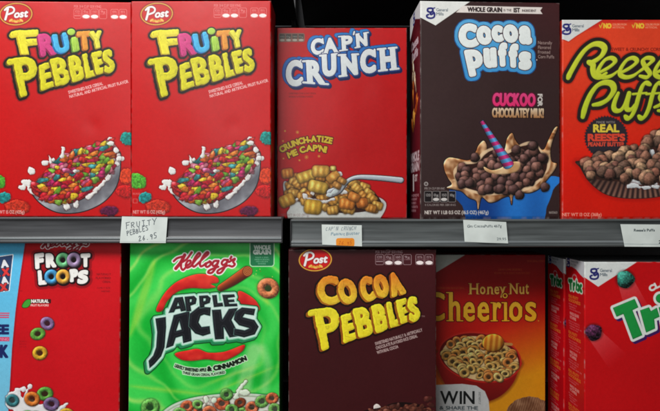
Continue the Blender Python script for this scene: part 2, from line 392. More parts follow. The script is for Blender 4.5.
def fruity_front():
    c = Canvas(131, 0.5, 271, 216.5, (206, 15, 18))
    # slow tone drift of the red ground, slightly pinker to the right
    g = c.noise(60, 2, 1)[..., None]*.02
    c.img = np.clip(c.img*(1+g)+np.array([0, .012, .012])*((c.X-190)/90)[..., None], 0, 1)
    post_logo(c, 156.6, 13.8)
    nutrition(c, 214, 8, w=8.2, ink=(244, 176, 172))
    rocky(c, FRUITY, (228, 218, 44), (128, 100, 18), 1.25, cols=FCOL, outline=2.0, ink=(26, 14, 12))
    c.paint(c.ell(211.6, 31.4, 5.2, 4.6), (38, 26, 20), name='title_lettering')
    d = c.ell(211.6, 31.4, 3.9, 3.3); c.paint(d, np.clip(col((172, 214, 76))*c.emboss(d, 2, .25)[..., None], 0, 1))
    rocky(c, PEB, (224, 216, 36), (118, 94, 16), 1.3, outline=2.3, wob=.8, ink=(26, 14, 12))
    t = np.minimum(c.text('SWEETENED RICE CEREAL', 209.5, 93.6, 2.9, w=35, rot=-15.5, r=.12), c.text('NATURAL AND ARTIFICIAL FRUIT FLAVOR', 210.5, 97.8, 2.9, w=60, rot=-15.5, r=.12))
    c.paint(t, (250, 214, 210), .95, name='small_print')
    # loose fruit crisps around the bowl
    def crisp(x, y, a, b, ang, cc, seed):
        e = c.ell(x, y, a, b, ang)+c.noise(2.4, seed, 2)*1.6
        c.paint(e-1.2, (120, 8, 10), .5, soft=4)
        m = c.emboss(e, 2.6, .35)[..., None]*(1+c.noise(1.3, seed+1, 2)*.5)[..., None]
        c.paint(e, np.clip(col(cc)*m, 0, 1), name='loose_crisps')
    crisp(267.5, 138, 7.5, 6.5, 20, (24, 140, 132), 1); crisp(266, 176, 7, 8, 0, (226, 66, 30), 2); crisp(265, 191, 9, 6.5, 10, (196, 28, 28), 3)
    crisp(137, 181, 9.5, 7.5, 20, (84, 172, 52), 4); crisp(144.8, 197.5, 7, 5, -20, (34, 140, 140), 5); crisp(158, 207, 12, 7, 5, (196, 52, 34), 6)
    crisp(249, 211, 9, 5, 0, (92, 24, 62), 7)
    # bowl
    bowl = c.poly([(170, 186), (182, 199), (205, 205), (232, 194), (252, 172), (259.5, 152), (259.5, 172), (255, 188), (243, 202), (224, 211), (203, 213), (188, 208), (176, 198)], True)
    c.paint(bowl-1.0, (30, 22, 26), name='cereal_picture')
    sh = np.clip(.55+.5*np.sin((c.X*.55+c.Y*.9)*.16)+c.noise(7, 5, 2)*.5, 0, 1)[..., None]
    c.paint(bowl, col((104, 104, 112))*(1-sh)+col((176, 178, 184))*sh)
    c.milk([(168, 183, 6, 3.4, 15), (163, 187, 4, 2.6), (174, 190, 7, 4, 30), (172, 171, 3.6), (186, 163, 3.2), [(192, 162), (190, 156)], [(256, 150), (251, 141)], (257.5, 156, 2.8), (250, 140, 3.2),
            (256.5, 163, 2.6), (262, 158.5, 2), [(205, 203), (209, 207)], (207, 207.5, 3, 2.4), (216, 203.5, 2.6, 4), [(228, 197), (236, 192)], [(236, 190), (250, 176)], (247, 176, 3)], name='cereal_picture')
    mound = c.poly([(173, 191), (177, 180), (190, 170), (200, 159), (214, 151), (232, 146), (247, 141), (254, 146), (256, 156), (251, 168), (240, 182), (224, 195), (204, 202), (185, 199)], True)
    c.paint(mound-.8, (150, 30, 28), name='cereal_picture')
    c.paint(mound, (176, 44, 34))
    pal = [(226, 44, 40), (206, 30, 44), (222, 50, 60), (214, 40, 40), (200, 30, 70), (236, 196, 44), (244, 206, 50), (228, 104, 40), (112, 170, 48), (140, 188, 66), (222, 96, 140), (200, 44, 110), (60, 150, 150), (238, 130, 44), (222, 50, 44), (226, 130, 150)]
    for rep in range(3):
        for (x, y) in c.scatter(mound+(.2 if rep < 2 else 1.4), 5.6 if rep < 2 else 7.6):
            if random.random() < .04: c.flake(x, y, 3, 2, 0, (240, 236, 230)); continue
            c.flake(x, y, random.uniform(4.2, 5.6), random.uniform(2.2, 2.9), random.uniform(-60, 20), random.choice(pal), .3)
    c.milk([[(203, 156), (204, 150)], (204, 148.5, 2.0), (256, 150, 2.6), (251, 143, 3.4, 2.4), (258.5, 158, 2.6), (194, 160, 1.6)])
    c.paint(c.text('NET WT 15 OZ (425g)', 132.8, 213.6, 3.2, w=32, r=.14), (246, 190, 184), .9, name='small_print')
    c.paint(c.text('ENLARGED', 132.6, 194.5, 1.6, w=8, r=.03), (240, 190, 180), .7); c.paint(np.abs(c.rect(133, 199, 137, 203))-.2, (240, 190, 180), .6)
    return c

def T_aff(c, ax, bx, x0, X0, ay, y0, Y0, sh=0):
    c.T = lambda x, y: (X0+(x-x0)*ax, Y0+(y-y0)*ay+sh*(1-(x-x0)/107))

def cocoa_pebbles_front():
    c = Canvas(288.5, 249, 436.5, 470.5, (62, 16, 20))
    c.img = np.clip(c.img*(1+c.noise(50, 4, 1)*.06)[..., None]+np.array([.03, .012, .018])*np.clip((c.X-330)/100, 0, 1)[..., None]*np.clip((330-c.Y)/80, 0, 1)[..., None], 0, 1)
    post_logo(c, 315.3, 259.8, 1.02)
    nutrition(c, 375.5, 254.5, w=9.0, h=10.4, ink=(206, 190, 192), fill=(70, 26, 32))
    COCOA = [('C', (315, 278), (337, 274.8), (342.5, 302), (321, 306.5)), ('O', (336, 280.5), (353.5, 277.8), (359, 301), (341.5, 305)), ('C', (358.2, 278), (370.8, 275.2), (377, 299), (363.5, 302.5)),
             ('O', (371.8, 276.2), (385, 273), (391, 295), (377.5, 298.8)), ('A', (389, 274), (395.5, 271.5), (407, 293), (391.5, 297))]
    f = c.vgrad(276, (222, 130, 36), 298, (236, 196, 50)); sdc = c.vgrad(276, (140, 62, 18), 300, (176, 108, 24))
    rocky(c, COCOA, f, sdc, 1.7, wob=.7, ext=(-2.0, 1.4), ink=(26, 8, 8), cols=[(f, sdc)]*5)
    T_aff(c, 1.052, 0, 148.3, 308, 1.065, 48.5, 296, 3.0)
    f = c.vgrad(296, (236, 222, 50), 348, (244, 224, 40)); sdc = c.vgrad(296, (160, 96, 22), 348, (150, 80, 20))
    rocky(c, PEB, f, sdc, 1.55, wob=.8, ext=(-2.4, 1.8), ink=(26, 8, 8), cols=[(f, sdc)]*7)
    c.T = None
    t = c.text('SWEETENED NATURALLY & ARTIFICIALLY', 375.5, 345, 2.9, w=49, rot=-16.5, r=.12)
    t = np.minimum(t, c.text('CHOCOLATE FLAVORED RICE CEREAL', 376.3, 349.3, 2.9, w=43, rot=-16.5, r=.12)); t = np.minimum(t, c.text('WITH REAL COCOA', 377.3, 353.8, 2.9, w=22, rot=-16.5, r=.12))
    c.paint(t, (206, 186, 180), .95, name='small_print')
    c.paint(c.text('TM', 421.5, 317, 1.3, w=3.2), (200, 180, 170), .8)
    # top of the printed bowl, just entering the picture
    c.milk([(377, 407, 3.4), [(377, 409), (374, 416)], (386, 410, 3), (411, 406, 2.6), [(411, 407), (414, 416)], (352, 418, 9, 5), (365, 416, 8, 5), (430, 418, 5)], (226, 216, 210), name='cereal_picture')
    bb = c.poly([(340, 424), (438, 420), (442, 436), (432, 452), (414, 462), (384, 464), (360, 454), (346, 440)], True); c.paint(bb-1, (20, 14, 14)); c.paint(bb, np.clip(c.vgrad(420, (150, 150, 156), 462, (70, 70, 76)), 0, 1), name='cereal_picture')
    m = c.poly([(350, 424), (362, 412), (380, 408), (396, 403), (414, 404), (428, 409), (436, 416), (434, 428), (410, 436), (376, 436), (352, 432)], True)
    c.paint(m-.8, (24, 8, 8), name='cereal_picture')
    for rep in range(2):
        for (x, y) in c.scatter(m+1.2, 5.6): c.flake(x, y, random.uniform(3.6, 4.8), random.uniform(2.3, 3), random.uniform(-50, 40), random.choice([(92, 46, 34), (112, 60, 44), (74, 36, 28), (128, 74, 54)]), .2)
    c.paint(c.text('NET WT 15 OZ (425g)', 290.5, 467, 3.2, w=32, r=.14), (206, 186, 180), .9, name='small_print')
    for p in ((428, 399, 5, 3, -25), (431, 405, 4, 2.4, 10)): c.flake(*p, (92, 40, 34), .12)
    return c

SL = {'N': [(-.12, .03, .3, .03), (.72, .03, 1.1, .03), (-.12, .97, .3, .97)], 'H': [(-.1, .03, .4, .03), (.6, .03, 1.1, .03), (-.1, .97, .4, .97), (.6, .97, 1.1, .97)],
      'P': [(-.2, .03, .3, .03), (-.2, .97, .48, .97)], 'R': [(-.2, .03, .2, .03), (-.2, .97, .4, .97), (.75, .97, 1.15, .97)], 'A': [(-.08, .97, .26, .97), (.74, .97, 1.06, .97)],
      'U': [(-.1, .03, .3, .03), (.7, .03, 1.08, .03)], 'C': [(.97, .05, .97, .33)]}
def captain_front():
    c = Canvas(277, 27, 407, 217.5, (204, 14, 20))
    c.img = np.clip(c.img*(1+c.noise(50, 8, 1)*.06)[..., None], 0, 1)
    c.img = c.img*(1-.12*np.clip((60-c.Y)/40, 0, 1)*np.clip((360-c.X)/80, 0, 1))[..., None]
    capn = [('C', (310.5, 38.5), (323, 38), (325, 54.5), (311, 56)), ('A', (325.5, 38), (334, 37), (338.5, 52.5), (323.5, 54)), ('P', (341, 36), (352.5, 34.8), (353, 49.5), (342, 51)),
            ('N', (355.5, 34), (367, 32.2), (367.8, 46), (356.5, 48))]
    crunch = [('C', (285.5, 61), (301.5, 59), (304, 85.5), (286, 88)), ('R', (306, 60.5), (321, 59.3), (325.5, 85), (307, 83.5)), ('U', (321.5, 55), (336.3, 53.5), (336.8, 76), (322.5, 77.5)),
              ('N', (340.5, 54.5), (356.5, 53.8), (358.5, 75), (341.5, 77)), ('C', (360, 49.5), (375, 48.5), (376.5, 73), (360, 74.5)), ('H', (379.2, 48.5), (395, 47), (397, 69.5), (380.5, 71.5))]
    sl = [c.letter(l[0], l[1:], 1.15, .8, SL.get(l[0], ())) for l in capn]+[c.stroke([(354.3, 31.8), (353.6, 34.5)], .9, False)]+[c.letter(l[0], l[1:], 1.75, 1.1, SL.get(l[0], ())) for l in crunch]
    sd = sl[0]
    for q in sl[1:]: sd = np.minimum(sd, q)
    sh = c.extrude(sd, -2.2, -1.8)
    c.paint(np.minimum(sh, c.extrude(sd, 1.2, 2.0))-1.5, (18, 30, 84), name='title_lettering')
    c.paint(sh-1.1, np.clip(c.vgrad(32, (50, 136, 214), 86, (30, 92, 186)), 0, 1))
    for q in sl:
        c.paint(q-.8, (18, 36, 100)); e = c.emboss(q, 1.3, .14)[..., None]
        c.paint(q, np.clip(c.vgrad(32, (246, 250, 250), 88, (232, 240, 242))*e, 0, 1))
    c.paint(c.rect(278.6, 33, 304.8, 42, 2), (120, 128, 110), .75, name='nutrition_strip')
    for k in range(4):
        c.paint(c.rect(279.6+k*6.3, 34, 284.9+k*6.3, 38.6, .8), (44, 50, 48), .7); c.paint(c.ell(282.2+k*6.3, 40, 2.4, 1.2), (196, 200, 186), .75)
        c.paint(c.text(['110', '0g', '190', '12g'][k], 280.2+k*6.3, 37.4, 1.6, w=4), (190, 196, 180), .8)
    t = np.minimum(c.text('SWEETENED CORN & OAT CEREAL', 289, 94.4, 1.7, w=27, r=.03), c.text('NATURALLY & ARTIFICIALLY FLAVORED', 289, 97.6, 1.7, w=24, r=.03)); c.paint(t, (112, 12, 18), .8, name='small_print')
    t = c.text('CRUNCH-ATIZE', 0, 0, 5.6, path=[(281.5, 152.5), (290, 148), (301, 144), (312, 142), (322, 142), (331.5, 143.8)], r=.5)
    t = np.minimum(t, c.text("ME CAP'N!", 0, 0, 5.6, path=[(289, 158), (299, 154), (308, 151.2), (317, 151), (326, 152.6)], r=.5))
    c.paint(t-.9, (80, 10, 12), .8, name='slogan_lettering'); c.paint(t, (226, 200, 50))
    for x, y, r in ((285, 131, .8), (297.5, 132.3, 1.6), (283, 141, .7), (283.5, 158.5, .7), (306.5, 157.2, 2), (299.5, 160.3, .8), (319, 156.3, 1.3)):
        for ang in (0, 45, 90, 135):
            dx, dy = math.cos(math.radians(ang))*r, math.sin(math.radians(ang))*r; c.paint(c.stroke([(x-dx, y-dy), (x+dx, y+dy)], .28, False), (226, 170, 60), .8)
    # bowl and spoon
    bowl = c.poly([(285, 181), (300, 190), (340, 199), (372, 196), (386, 203), (381, 217), (368, 226), (330, 226), (295, 226), (287, 214), (290, 206), (284, 192)], True)
    c.paint(bowl-1, (90, 10, 14), .6, soft=3); c.paint(bowl, np.clip(c.vgrad(180, (196, 204, 206), 217, (226, 228, 222)), 0, 1), name='cereal_picture')
    inner = c.poly([(286, 184), (300, 174), (330, 176), (366, 186), (382, 204), (368, 211), (340, 213), (318, 208), (304, 202), (290, 196)], True)
    c.paint(inner, (58, 30, 24), name='cereal_picture'); c.paint(c.ell(376, 206, 6, 3, 10), (60, 40, 40), .7)
    for rep in range(2):
        for (x, y) in c.scatter(inner+1.4, 9.0): c.pillow(x, y, 5.8, 4.2, random.uniform(-50, 50), random.choice([(236, 166, 66), (246, 182, 80), (222, 146, 56)]), 3)
    c.milk([(305, 196, 2.6), (312, 193, 2), (343, 192, 4.2, 2.4), [(310, 200), (322, 202), (334, 199)], (296, 200, 2), [(330, 194), (337, 190), (346, 186)], (339, 174, 3.4, 2.6)], name='cereal_picture')
    for (x, y, a_, b_, an, cc, rd) in ((287.5, 173.5, 6, 5, -8, (200, 120, 40), 3), (306, 176.5, 9.5, 5.4, -18, (220, 156, 60), 3), (321, 171.5, 9, 6, 2, (214, 150, 66), 3), (318, 187, 10, 6, 14, (226, 160, 66), 3),
                                       (333, 177, 7, 4.6, -40, (212, 140, 62), 2), (333, 168.5, 3, 2.6, 0, (226, 176, 90), 1), (287, 200.5, 8, 6.2, -24, (212, 146, 50), 3), (313, 207, 9, 7.4, 6, (224, 152, 48), 3),
                                       (347, 204, 8, 5.4, 10, (198, 118, 44), 3), (362, 203, 6, 5, -10, (184, 104, 40), 2), (354, 197, 6, 4.4, 24, (196, 120, 50), 2), (372, 176, 0.1, .1, 0, (0, 0, 0), 1)):
        if a_ > 1: c.pillow(x, y, a_, b_, an, tuple(min(255, v*1.28) for v in cc), rd)
    sp = [(331, 193, 4.2), (338, 190, 3.8), (344, 184.5, 2.2), (350, 179.5, 1.8), (358, 177.2, 2), (370, 177.4, 2.3), (386, 178.6, 2.5), (401, 180.2, 2.7)]
    t = c.stroke(sp, 2); c.paint(t-.7, (40, 34, 40), .9, name='cereal_picture'); e = c.emboss(t, 2.2, .6)[..., None]
    c.paint(t, np.clip(col((196, 208, 218))*e, 0, 1))
    c.milk([(336, 191, 4.6, 2.4, -30), (329, 195, 3, 2)], (214, 226, 226))
    for (x, y) in ((342, 181), (337, 185.5)): c.pillow(x, y, 4.6, 3.2, 30, (216, 150, 70), 2)
    c.paint(c.text('NET WT 14 OZ (397g)', 281, 216.2, 2.4, w=28, r=.05), (150, 120, 120), .7, name='small_print')
    return c

def cocoa_puffs_front():
    c = Canvas(419.5, 1.5, 561.5, 216.5, (54, 36, 36))
    c.img = np.clip(c.img*(1+c.noise(55, 12, 1)*.06)[..., None], 0, 1)
    hz = np.clip((c.X-470)/90, 0, 1)*np.clip((90-c.Y)/90, 0, 1); c.img = c.img+(np.array([.05, -.02, -.01])*hz[..., None])
    tri = c.poly([(415, -3), (415, 15.8), (419.5, 18.2), (435, 26.2), (472.5, 0), (473, -3)])
    c.paint(tri-.9, (40, 20, 20), .5, soft=3); c.paint(tri, (220, 222, 218), name='brand_corner'); gm_logo(c, 430.5, 13.2)
    ban = c.poly([(462.5, 6), (543.4, 6.4), (541, 9.8), (543.4, 13.2), (455.5, 13)]); c.paint(ban, (222, 214, 208), name='banner')
    t = c.text('WHOLE GRAIN', 467.4, 11.8, 4.3, w=34.5, r=.32); t = np.minimum(t, c.text('IS THE', 503.6, 11, 2.2, w=8, r=.03)); t = np.minimum(t, c.text('1ST', 514, 11.8, 4.2, w=6.2, r=.3)); t = np.minimum(t, c.text('INGREDIENT', 522.4, 11.2, 2.3, w=14.5, r=.05))
    c.paint(t, (38, 26, 28), name='banner')
    cp = [('C', (457.5, 24), (476, 23.4), (480, 47), (458.5, 49.6)), ('O', (475.2, 26), (491, 25.6), (493, 44.6), (477, 46)), ('C', (490.8, 25), (502.6, 25), (505, 41.8), (491.6, 43.2)), ('O', (502, 24.2), (517.6, 24), (519.4, 42.4), (504, 43.4)),
          ('a', (519, 25), (532, 25), (533, 44.8), (519, 44))]
    pf = [('p', (463, 50.4), (480, 49), (486, 74), (469, 78)), ('u', (482.5, 48.5), (496, 47.3), (497, 68), (483.5, 69)), ('f', (496.4, 43), (507.6, 42), (507, 66.5), (499, 67.4)), ('f', (507.2, 43.8), (519.2, 43), (518, 68.4), (509.6, 67.6)), ('s', (518.5, 51), (531.8, 51), (532.5, 69.6), (518.5, 70.4))]
    g = [c.letter(l[0], l[1:], 2.6 if l[0] in 'COa' else 2.3) for l in cp+pf]
    sd = g[0]
    for q in g[1:]: sd = np.minimum(sd, q)
    sdf = np.minimum(sd, c.poly([(462, 32), (525, 30), (528, 60), (470, 66)])+0)
    c.paint(sdf-4.8, (30, 86, 148), name='title_lettering'); c.paint(sdf-3.9, np.clip(c.vgrad(22, (84, 164, 214), 78, (60, 146, 206)), 0, 1))
    for q in g:
        c.paint(q-.75, (58, 34, 44)); e = c.emboss(q, 1.5, .10)[..., None]; c.paint(q, np.clip(col((226, 232, 230))*e, 0, 1))
    for i, s_ in enumerate(('Naturally', 'Flavored', 'Frosted', 'Corn Puffs')): c.paint(c.text(s_, 538.6, 43.6+i*4.7, 3.1, w=[14.4, 13.2, 12.4, 16.5][i], r=.05), (184, 164, 156), .85, name='small_print')
    c.paint(c.ell(537.2, 59.5, .6, .6), (220, 210, 200))
    t = c.text('CUCKOO', 492.6, 105.4, 11.4, w=42.5, r=.85, shear=.02, track=.13); c.paint(t-1.1, (84, 16, 44), .9, name='slogan_lettering'); c.paint(t, np.clip(c.vgrad(93, (222, 70, 128), 106, (226, 46, 110)), 0, 1))
    T0 = c.T; c.T = lambda x, y: (538.4-y, 93.8+x)
    t = c.text('FOR', 0, 0, 4.4, w=12, r=.35); c.T = T0; c.paint(t, (206, 200, 194), name='slogan_lettering')
    t = c.text('CHOCOLATEY MILK!', 492, 117.2, 8.6, w=52, r=.55); c.paint(t-.7, (26, 14, 14), .7); c.paint(t, np.clip(c.vgrad(108, (226, 206, 178), 118, (164, 112, 68)), 0, 1), name='slogan_lettering')
    # blue bowl, chocolate splash, puffs, striped straw
    bowl = c.poly([(454, 184), (556, 176), (554, 190), (548, 206), (538, 222), (474, 222), (462, 206)], True)
    sh = np.clip(.5+(c.X-505)/90+.25*np.sin((c.X-500)*.12), 0, 1)[..., None]; c.paint(bowl, col((16, 58, 130))*(1-sh)+col((40, 126, 214))*sh, name='cereal_picture')
    P = lambda x, y: (435+x/4.42, 125+y/4.42)
    spl = c.poly([P(*q) for q in [(38, 165), (60, 145), (100, 150), (150, 156), (178, 120), (190, 92), (212, 70), (226, 88), (236, 128), (300, 120), (318, 60), (340, 36), (352, 62), (372, 88), (400, 98), (430, 72), (455, 96), (484, 108), (505, 66), (532, 14), (548, 10), (524, 70), (514, 118), (520, 160), (545, 172), (530, 204), (500, 240), (468, 278),
                              (420, 300), (352, 300), (340, 352), (330, 316), (300, 322), (270, 338), (238, 342), (205, 320), (190, 374), (182, 336), (150, 322), (120, 296), (96, 288), (50, 278), (72, 262), (56, 236), (40, 200)]], True)
    c.paint(spl-.8, (26, 12, 10), .8, name='cereal_picture')
    n = c.noise(7, 21, 2); e = c.emboss(spl, 3.2, .55)[..., None]
    base = lerp(col((136, 84, 48)), col((232, 190, 144)), (.5+n*1.5+.22*np.sin(c.noise(14, 22, 2)*22))[..., None]); c.paint(spl, np.clip(base*e, 0, 1))
    inn = c.poly([P(*q) for q in [(90, 205), (120, 175), (180, 168), (215, 130), (260, 110), (300, 130), (345, 112), (390, 90), (440, 82), (470, 120), (500, 150), (496, 196), (462, 240), (400, 278), (320, 296), (240, 300), (170, 290), (110, 262)]], True)
    c.paint(inn, (52, 28, 24), name='cereal_picture')
    c.paint(np.abs(inn-1.0)-1.2-c.noise(9, 3, 1)*1.6, (236, 204, 164), .85, soft=2)
    for rep in range(2):
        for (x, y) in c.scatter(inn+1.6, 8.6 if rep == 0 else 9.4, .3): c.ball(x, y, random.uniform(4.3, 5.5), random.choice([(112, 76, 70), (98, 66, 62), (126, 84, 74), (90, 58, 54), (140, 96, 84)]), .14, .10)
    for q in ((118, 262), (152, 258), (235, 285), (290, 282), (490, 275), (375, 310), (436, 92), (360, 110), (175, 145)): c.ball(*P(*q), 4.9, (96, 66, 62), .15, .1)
    m = c.poly([P(215, 185), P(250, 200), P(290, 190), P(330, 165), P(375, 165), P(370, 200), P(330, 215), P(270, 218), P(225, 205)], True)
    c.paint(m, np.clip(lerp(col((190, 140, 92)), col((232, 196, 150)), (.5+n)[..., None])*c.emboss(m, 2, .5)[..., None], 0, 1), name='cereal_picture')
    ax, ay, bx, by = 481, 121.5, 509.5, 166.5; L = math.hypot(bx-ax, by-ay); ux, uy = (bx-ax)/L, (by-ay)/L
    u = (c.X-ax)*ux+(c.Y-ay)*uy; v = -(c.X-ax)*uy+(c.Y-ay)*ux; wd = 1.9+3.6*np.clip(u/L, 0, 1)
    st = np.maximum(np.abs(v)-wd, np.maximum(-u, u-L+2-.6*np.sqrt(np.clip(wd**2-v**2, 0, 99)))); c.paint(st-.5, (30, 20, 40), .8, name='cereal_picture')
    band = (np.sin((u**1.12 if False else u)*.78+v*.25) > 0)[..., None]; sh = (1.12-.5*np.abs(v/wd+.25))[..., None]
    c.paint(st, np.clip(np.where(band, col((196, 50, 122)), col((86, 158, 214)))*sh, 0, 1))
    c.paint(np.abs(c.ell(425.6, 184, 1.7, 1.7))-.35, (190, 186, 182), .9); c.paint(c.text('U', 425, 184.8, 1.7), (190, 186, 182), .8)
    c.paint(c.text('PER 3/4 CUP SERVING', 424.2, 189.6, 2.0, w=20), (196, 190, 186), .9)
    for k in range(4):
        r = c.rect(424+k*8, 191.2, 431.2+k*8, 202, 1); c.paint(r, (24, 20, 22), .9, name='nutrition_strip'); c.paint(np.abs(r)-.2, (190, 188, 184), .8)
        c.paint(c.text(['120', '0g', '150', '10g'][k], 425.4+k*8, 196.4, 2.6, w=4.6), (224, 220, 216), .9)
        if k in (1, 2): c.paint(c.ell(427.6+k*8, 199.4, 3.1, 1.6), (224, 220, 216), .9)
    c.paint(c.text('4 CALORIES PER SERVING', 424.2, 205.8, 1.8, w=31), (196, 190, 186), .8, name='small_print')
    c.paint(c.text('NET WT 1 LB 0.5 OZ (16.5 OZ) (467g)', 424.3, 214.0, 3.3, w=64, r=.16), (216, 208, 200), .95, name='small_print')
    c.paint(c.text('160563', 550, 213.6, 2.2, w=8.4, r=.08), (176, 166, 160), .9, name='small_print')
    return c

def cocoa_puffs_side():
    # width 52 (depth of the carton), seen very foreshortened
    c = Canvas(0, 1.5, 52, 216.5, (82, 14, 26), 1.6)
    c.img = np.clip(c.img*(1+c.noise(20, 3, 2)*.25)[..., None], 0, 1)
    c.paint(c.poly([(-2, -3), (54, -3), (54, 20), (28, 11), (-2, 27)]), (206, 206, 208), name='brand_corner'); gm_logo(c, 22, 8, 1.1, False)
    c.paint(c.text('Cocoa', 8, 40, 8, w=36, r=1.1), (206, 196, 204), .85, name='title_lettering'); c.paint(c.text('Puffs', 12, 52, 8, w=30, r=1.1), (206, 196, 204), .85, name='title_lettering')
    for k in range(14):
        x = 8+random.random()*34; y = 60+k*4.6
        c.flake(x, y, random.uniform(6, 11), random.uniform(2.4, 4.5), random.uniform(60, 120), random.choice([(214, 110, 34), (232, 160, 60), (170, 70, 24), (222, 196, 160)]), .2)
    for s_, y, h, w_ in (('WHOLE', 159, 8.5, 43), ('GRAIN', 169.5, 8.5, 43)): c.paint(c.text(s_, 5, y, h, w=w_, r=.9), (196, 184, 188), .95, name='side_lettering')
    c.paint(c.text('1', 16, 189, 15, w=8, r=1.6), (204, 196, 196), .95, name='side_lettering'); c.paint(c.text('ST', 28, 180, 6, w=12, r=.6), (204, 196, 196), .95, name='side_lettering')
    for i, (w_, y) in enumerate(((38, 196), (30, 200), (26, 204), (34, 208), (24, 212))): c.paint(c.text('INGREDIENT IN EVERY BOX'[:8+i*2], 8, y, 2.2, w=w_, r=.2), (186, 150, 156), .85, name='side_lettering')
    return c

def reese_front():
    c = Canvas(561.2, 19.2, 704, 217, (226, 58, 34))
    t = np.clip((c.Y-60)/110, 0, 1)[..., None]; c.img = col((222, 66, 36))*(1-t)+col((214, 26, 10))*t
    c.img = np.clip(c.img*(1+c.noise(45, 14, 1)*.05)[..., None], 0, 1)
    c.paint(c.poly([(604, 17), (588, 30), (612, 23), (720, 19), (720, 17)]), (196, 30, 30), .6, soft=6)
    tri = c.poly([(556, 16), (556, 36), (561, 38.4), (568.6, 41.4), (576, 36), (604.8, 18), (604, 16)]); c.paint(tri-.8, (150, 20, 14), .5, soft=3); c.paint(tri, (212, 214, 212), name='brand_corner'); gm_logo(c, 567, 28.4, .98)
    for x0 in (598.8, 631.6): 
        c.paint(c.stroke([(x0+.6, 25), (x0+1.6, 27.6), (x0+3.6, 23)], .5, False), (226, 186, 60), .9); c.paint(c.text('NO', x0+4.8, 28, 4.4, w=7.4, r=.5), (236, 196, 60), .95, name='slogan_lettering')
        for i in range(2): c.paint(c.text(['COLORS FROM', 'ARTIFICIAL'][i], x0+13.6, 25.4+i*2.9, 1.9, w=14-i*2, r=.04), (246, 180, 150), .85, name='slogan_lettering')
    c.paint(c.text('SWEET & CRUNCHY CORN PUFFS', 611.2, 51, 3.1, w=62, r=.1), (122, 26, 16), .9, name='slogan_lettering')
    A = lambda x, y: (560+x/6.52, 15+y/6.52)
    B = lambda x, y: (560+x/6.52, 60+y/6.52)
    R = 2.5; st = []
    st.append(([B(52, 118), B(62, 92), A(92, 330), A(122, 280), A(165, 225), A(215, 192), A(262, 192), A(288, 218), A(272, 262), A(228, 298), A(182, 314)], R))
    st.append(([(588.5, 62.2), (592.4, 64.6), (592.6, 70), (594.6, 75.6), (600, 77.2), (606, 73)], 2.3))
    def e_(dx): st.append(([A(238+dx, 385), A(300+dx, 352), A(342+dx, 322), A(356+dx, 298), A(332+dx, 281), A(294+dx, 292), A(262+dx, 330), A(246+dx, 365), B(250+dx, 100), B(284+dx, 114), B(330+dx, 104), B(376+dx, 72)], 1.9))
    e_(0); e_(142)
    st.append(([B(505, 82), A(560, 335), A(604, 292), A(566, 280), A(538, 300), A(552, 338), A(578, 372), B(582, 96), B(560, 114), B(518, 106)], 1.9))
    e_(372)
    st.append(([A(800, 200), A(782, 250)], 2.2)); st.append(([A(800, 330), A(850, 290), A(810, 282), A(800, 312), A(830, 350), A(826, 392), A(790, 402)], 1.9))
    st.append(([B(146, 372, ), B(158, 320), B(176, 268), B(202, 215), B(240, 168), B(288, 148), B(334, 158), B(346, 200), B(312, 254), B(262, 284), B(214, 294)], R))
    st.append(([B(376, 216), B(356, 262), B(346, 304), B(358, 330), B(390, 328), B(420, 290), B(446, 218), B(430, 290), B(432, 322), B(460, 322), B(484, 290)], 2.0))
    for dx in (0, 88):
        st.append(([B(582+dx, 160), B(556+dx, 150), B(532+dx, 172), B(508+dx, 236), B(486+dx, 312), B(460+dx, 366), B(436+dx, 382), B(420+dx, 368)], 2.0)); st.append(([B(470+dx, 224), B(560+dx, 216)], 1.5))
    st.append(([B(610, 310), B(650, 290), B(690, 240), B(660, 225), B(650, 250), B(684, 300), B(676, 330), B(634, 332)], 1.9))
    sd = c.far()
    for p, r in st: sd = np.minimum(sd, c.brush(p, r*1.32, r*.72))
    c.paint(sd-4.6, (120, 14, 8), .45, soft=4); c.paint(sd-3.7, (40, 30, 30), name='title_lettering')
    c.paint(sd-.35, (110, 130, 30)); e = c.emboss(sd, 2.0, .12)[..., None]; c.paint(sd, np.clip(c.vgrad(40, (202, 210, 58), 120, (186, 202, 46))*np.clip(e, .94, 1.06), 0, 1))
    # serrated badge
    ang = np.arctan2(c.Y-137.5, c.X-605.6); bd = np.hypot(c.X-605.6, c.Y-137.5)-21+.55*np.cos(ang*44); c.paint(bd-.8, (150, 20, 10), .5, soft=3); c.paint(bd, (44, 38, 46), name='badge')
    c.paint(c.text('MADE WITH', 596, 123.4, 2.1, w=18, r=.05), (170, 160, 150), .9); c.paint(c.text('REAL', 593.2, 132, 7.2, w=25, r=.55), (222, 198, 66), name='badge')
    c.paint(c.text("REESE'S", 587.8, 140.8, 6.4, w=36, r=.6), (218, 70, 48), name='badge'); c.paint(c.text('PEANUT BUTTER', 588, 146.2, 3.7, w=35.5, r=.3), (212, 72, 52), name='badge')
    # fluted paper cup full of puffs
    fl = c.poly([(579.5, 161), (580.5, 168), (587, 179), (595, 187.5), (606, 194.5), (622, 198), (642, 198.4), (662, 196), (682, 189), (698, 178), (704, 168), (706, 160), (640, 170)], True)
    c.paint(fl-3, (150, 14, 8), .4, soft=8); a = np.arctan2(c.Y-120, c.X-640); rid = (.5+.5*np.cos(a*92))[..., None]; c.paint(fl, col((44, 30, 30))*(1-rid)+col((140, 100, 84))*rid*np.clip((c.Y-150)/44, .5, 1)[..., None]+0, name='cereal_picture')
    c.paint(np.abs(fl)-.4, (50, 30, 28), .7)
    md = c.poly([(581, 170), (583, 163), (590, 156), (601, 150.5), (618, 149), (631, 146), (640, 149), (646, 138), (655, 129), (664, 126), (676, 129), (686, 142), (696, 152), (703, 164), (696, 178), (676, 184), (640, 184), (604, 182), (590, 178)], True)
    c.paint(md+1.5, (60, 36, 30), name='cereal_picture')
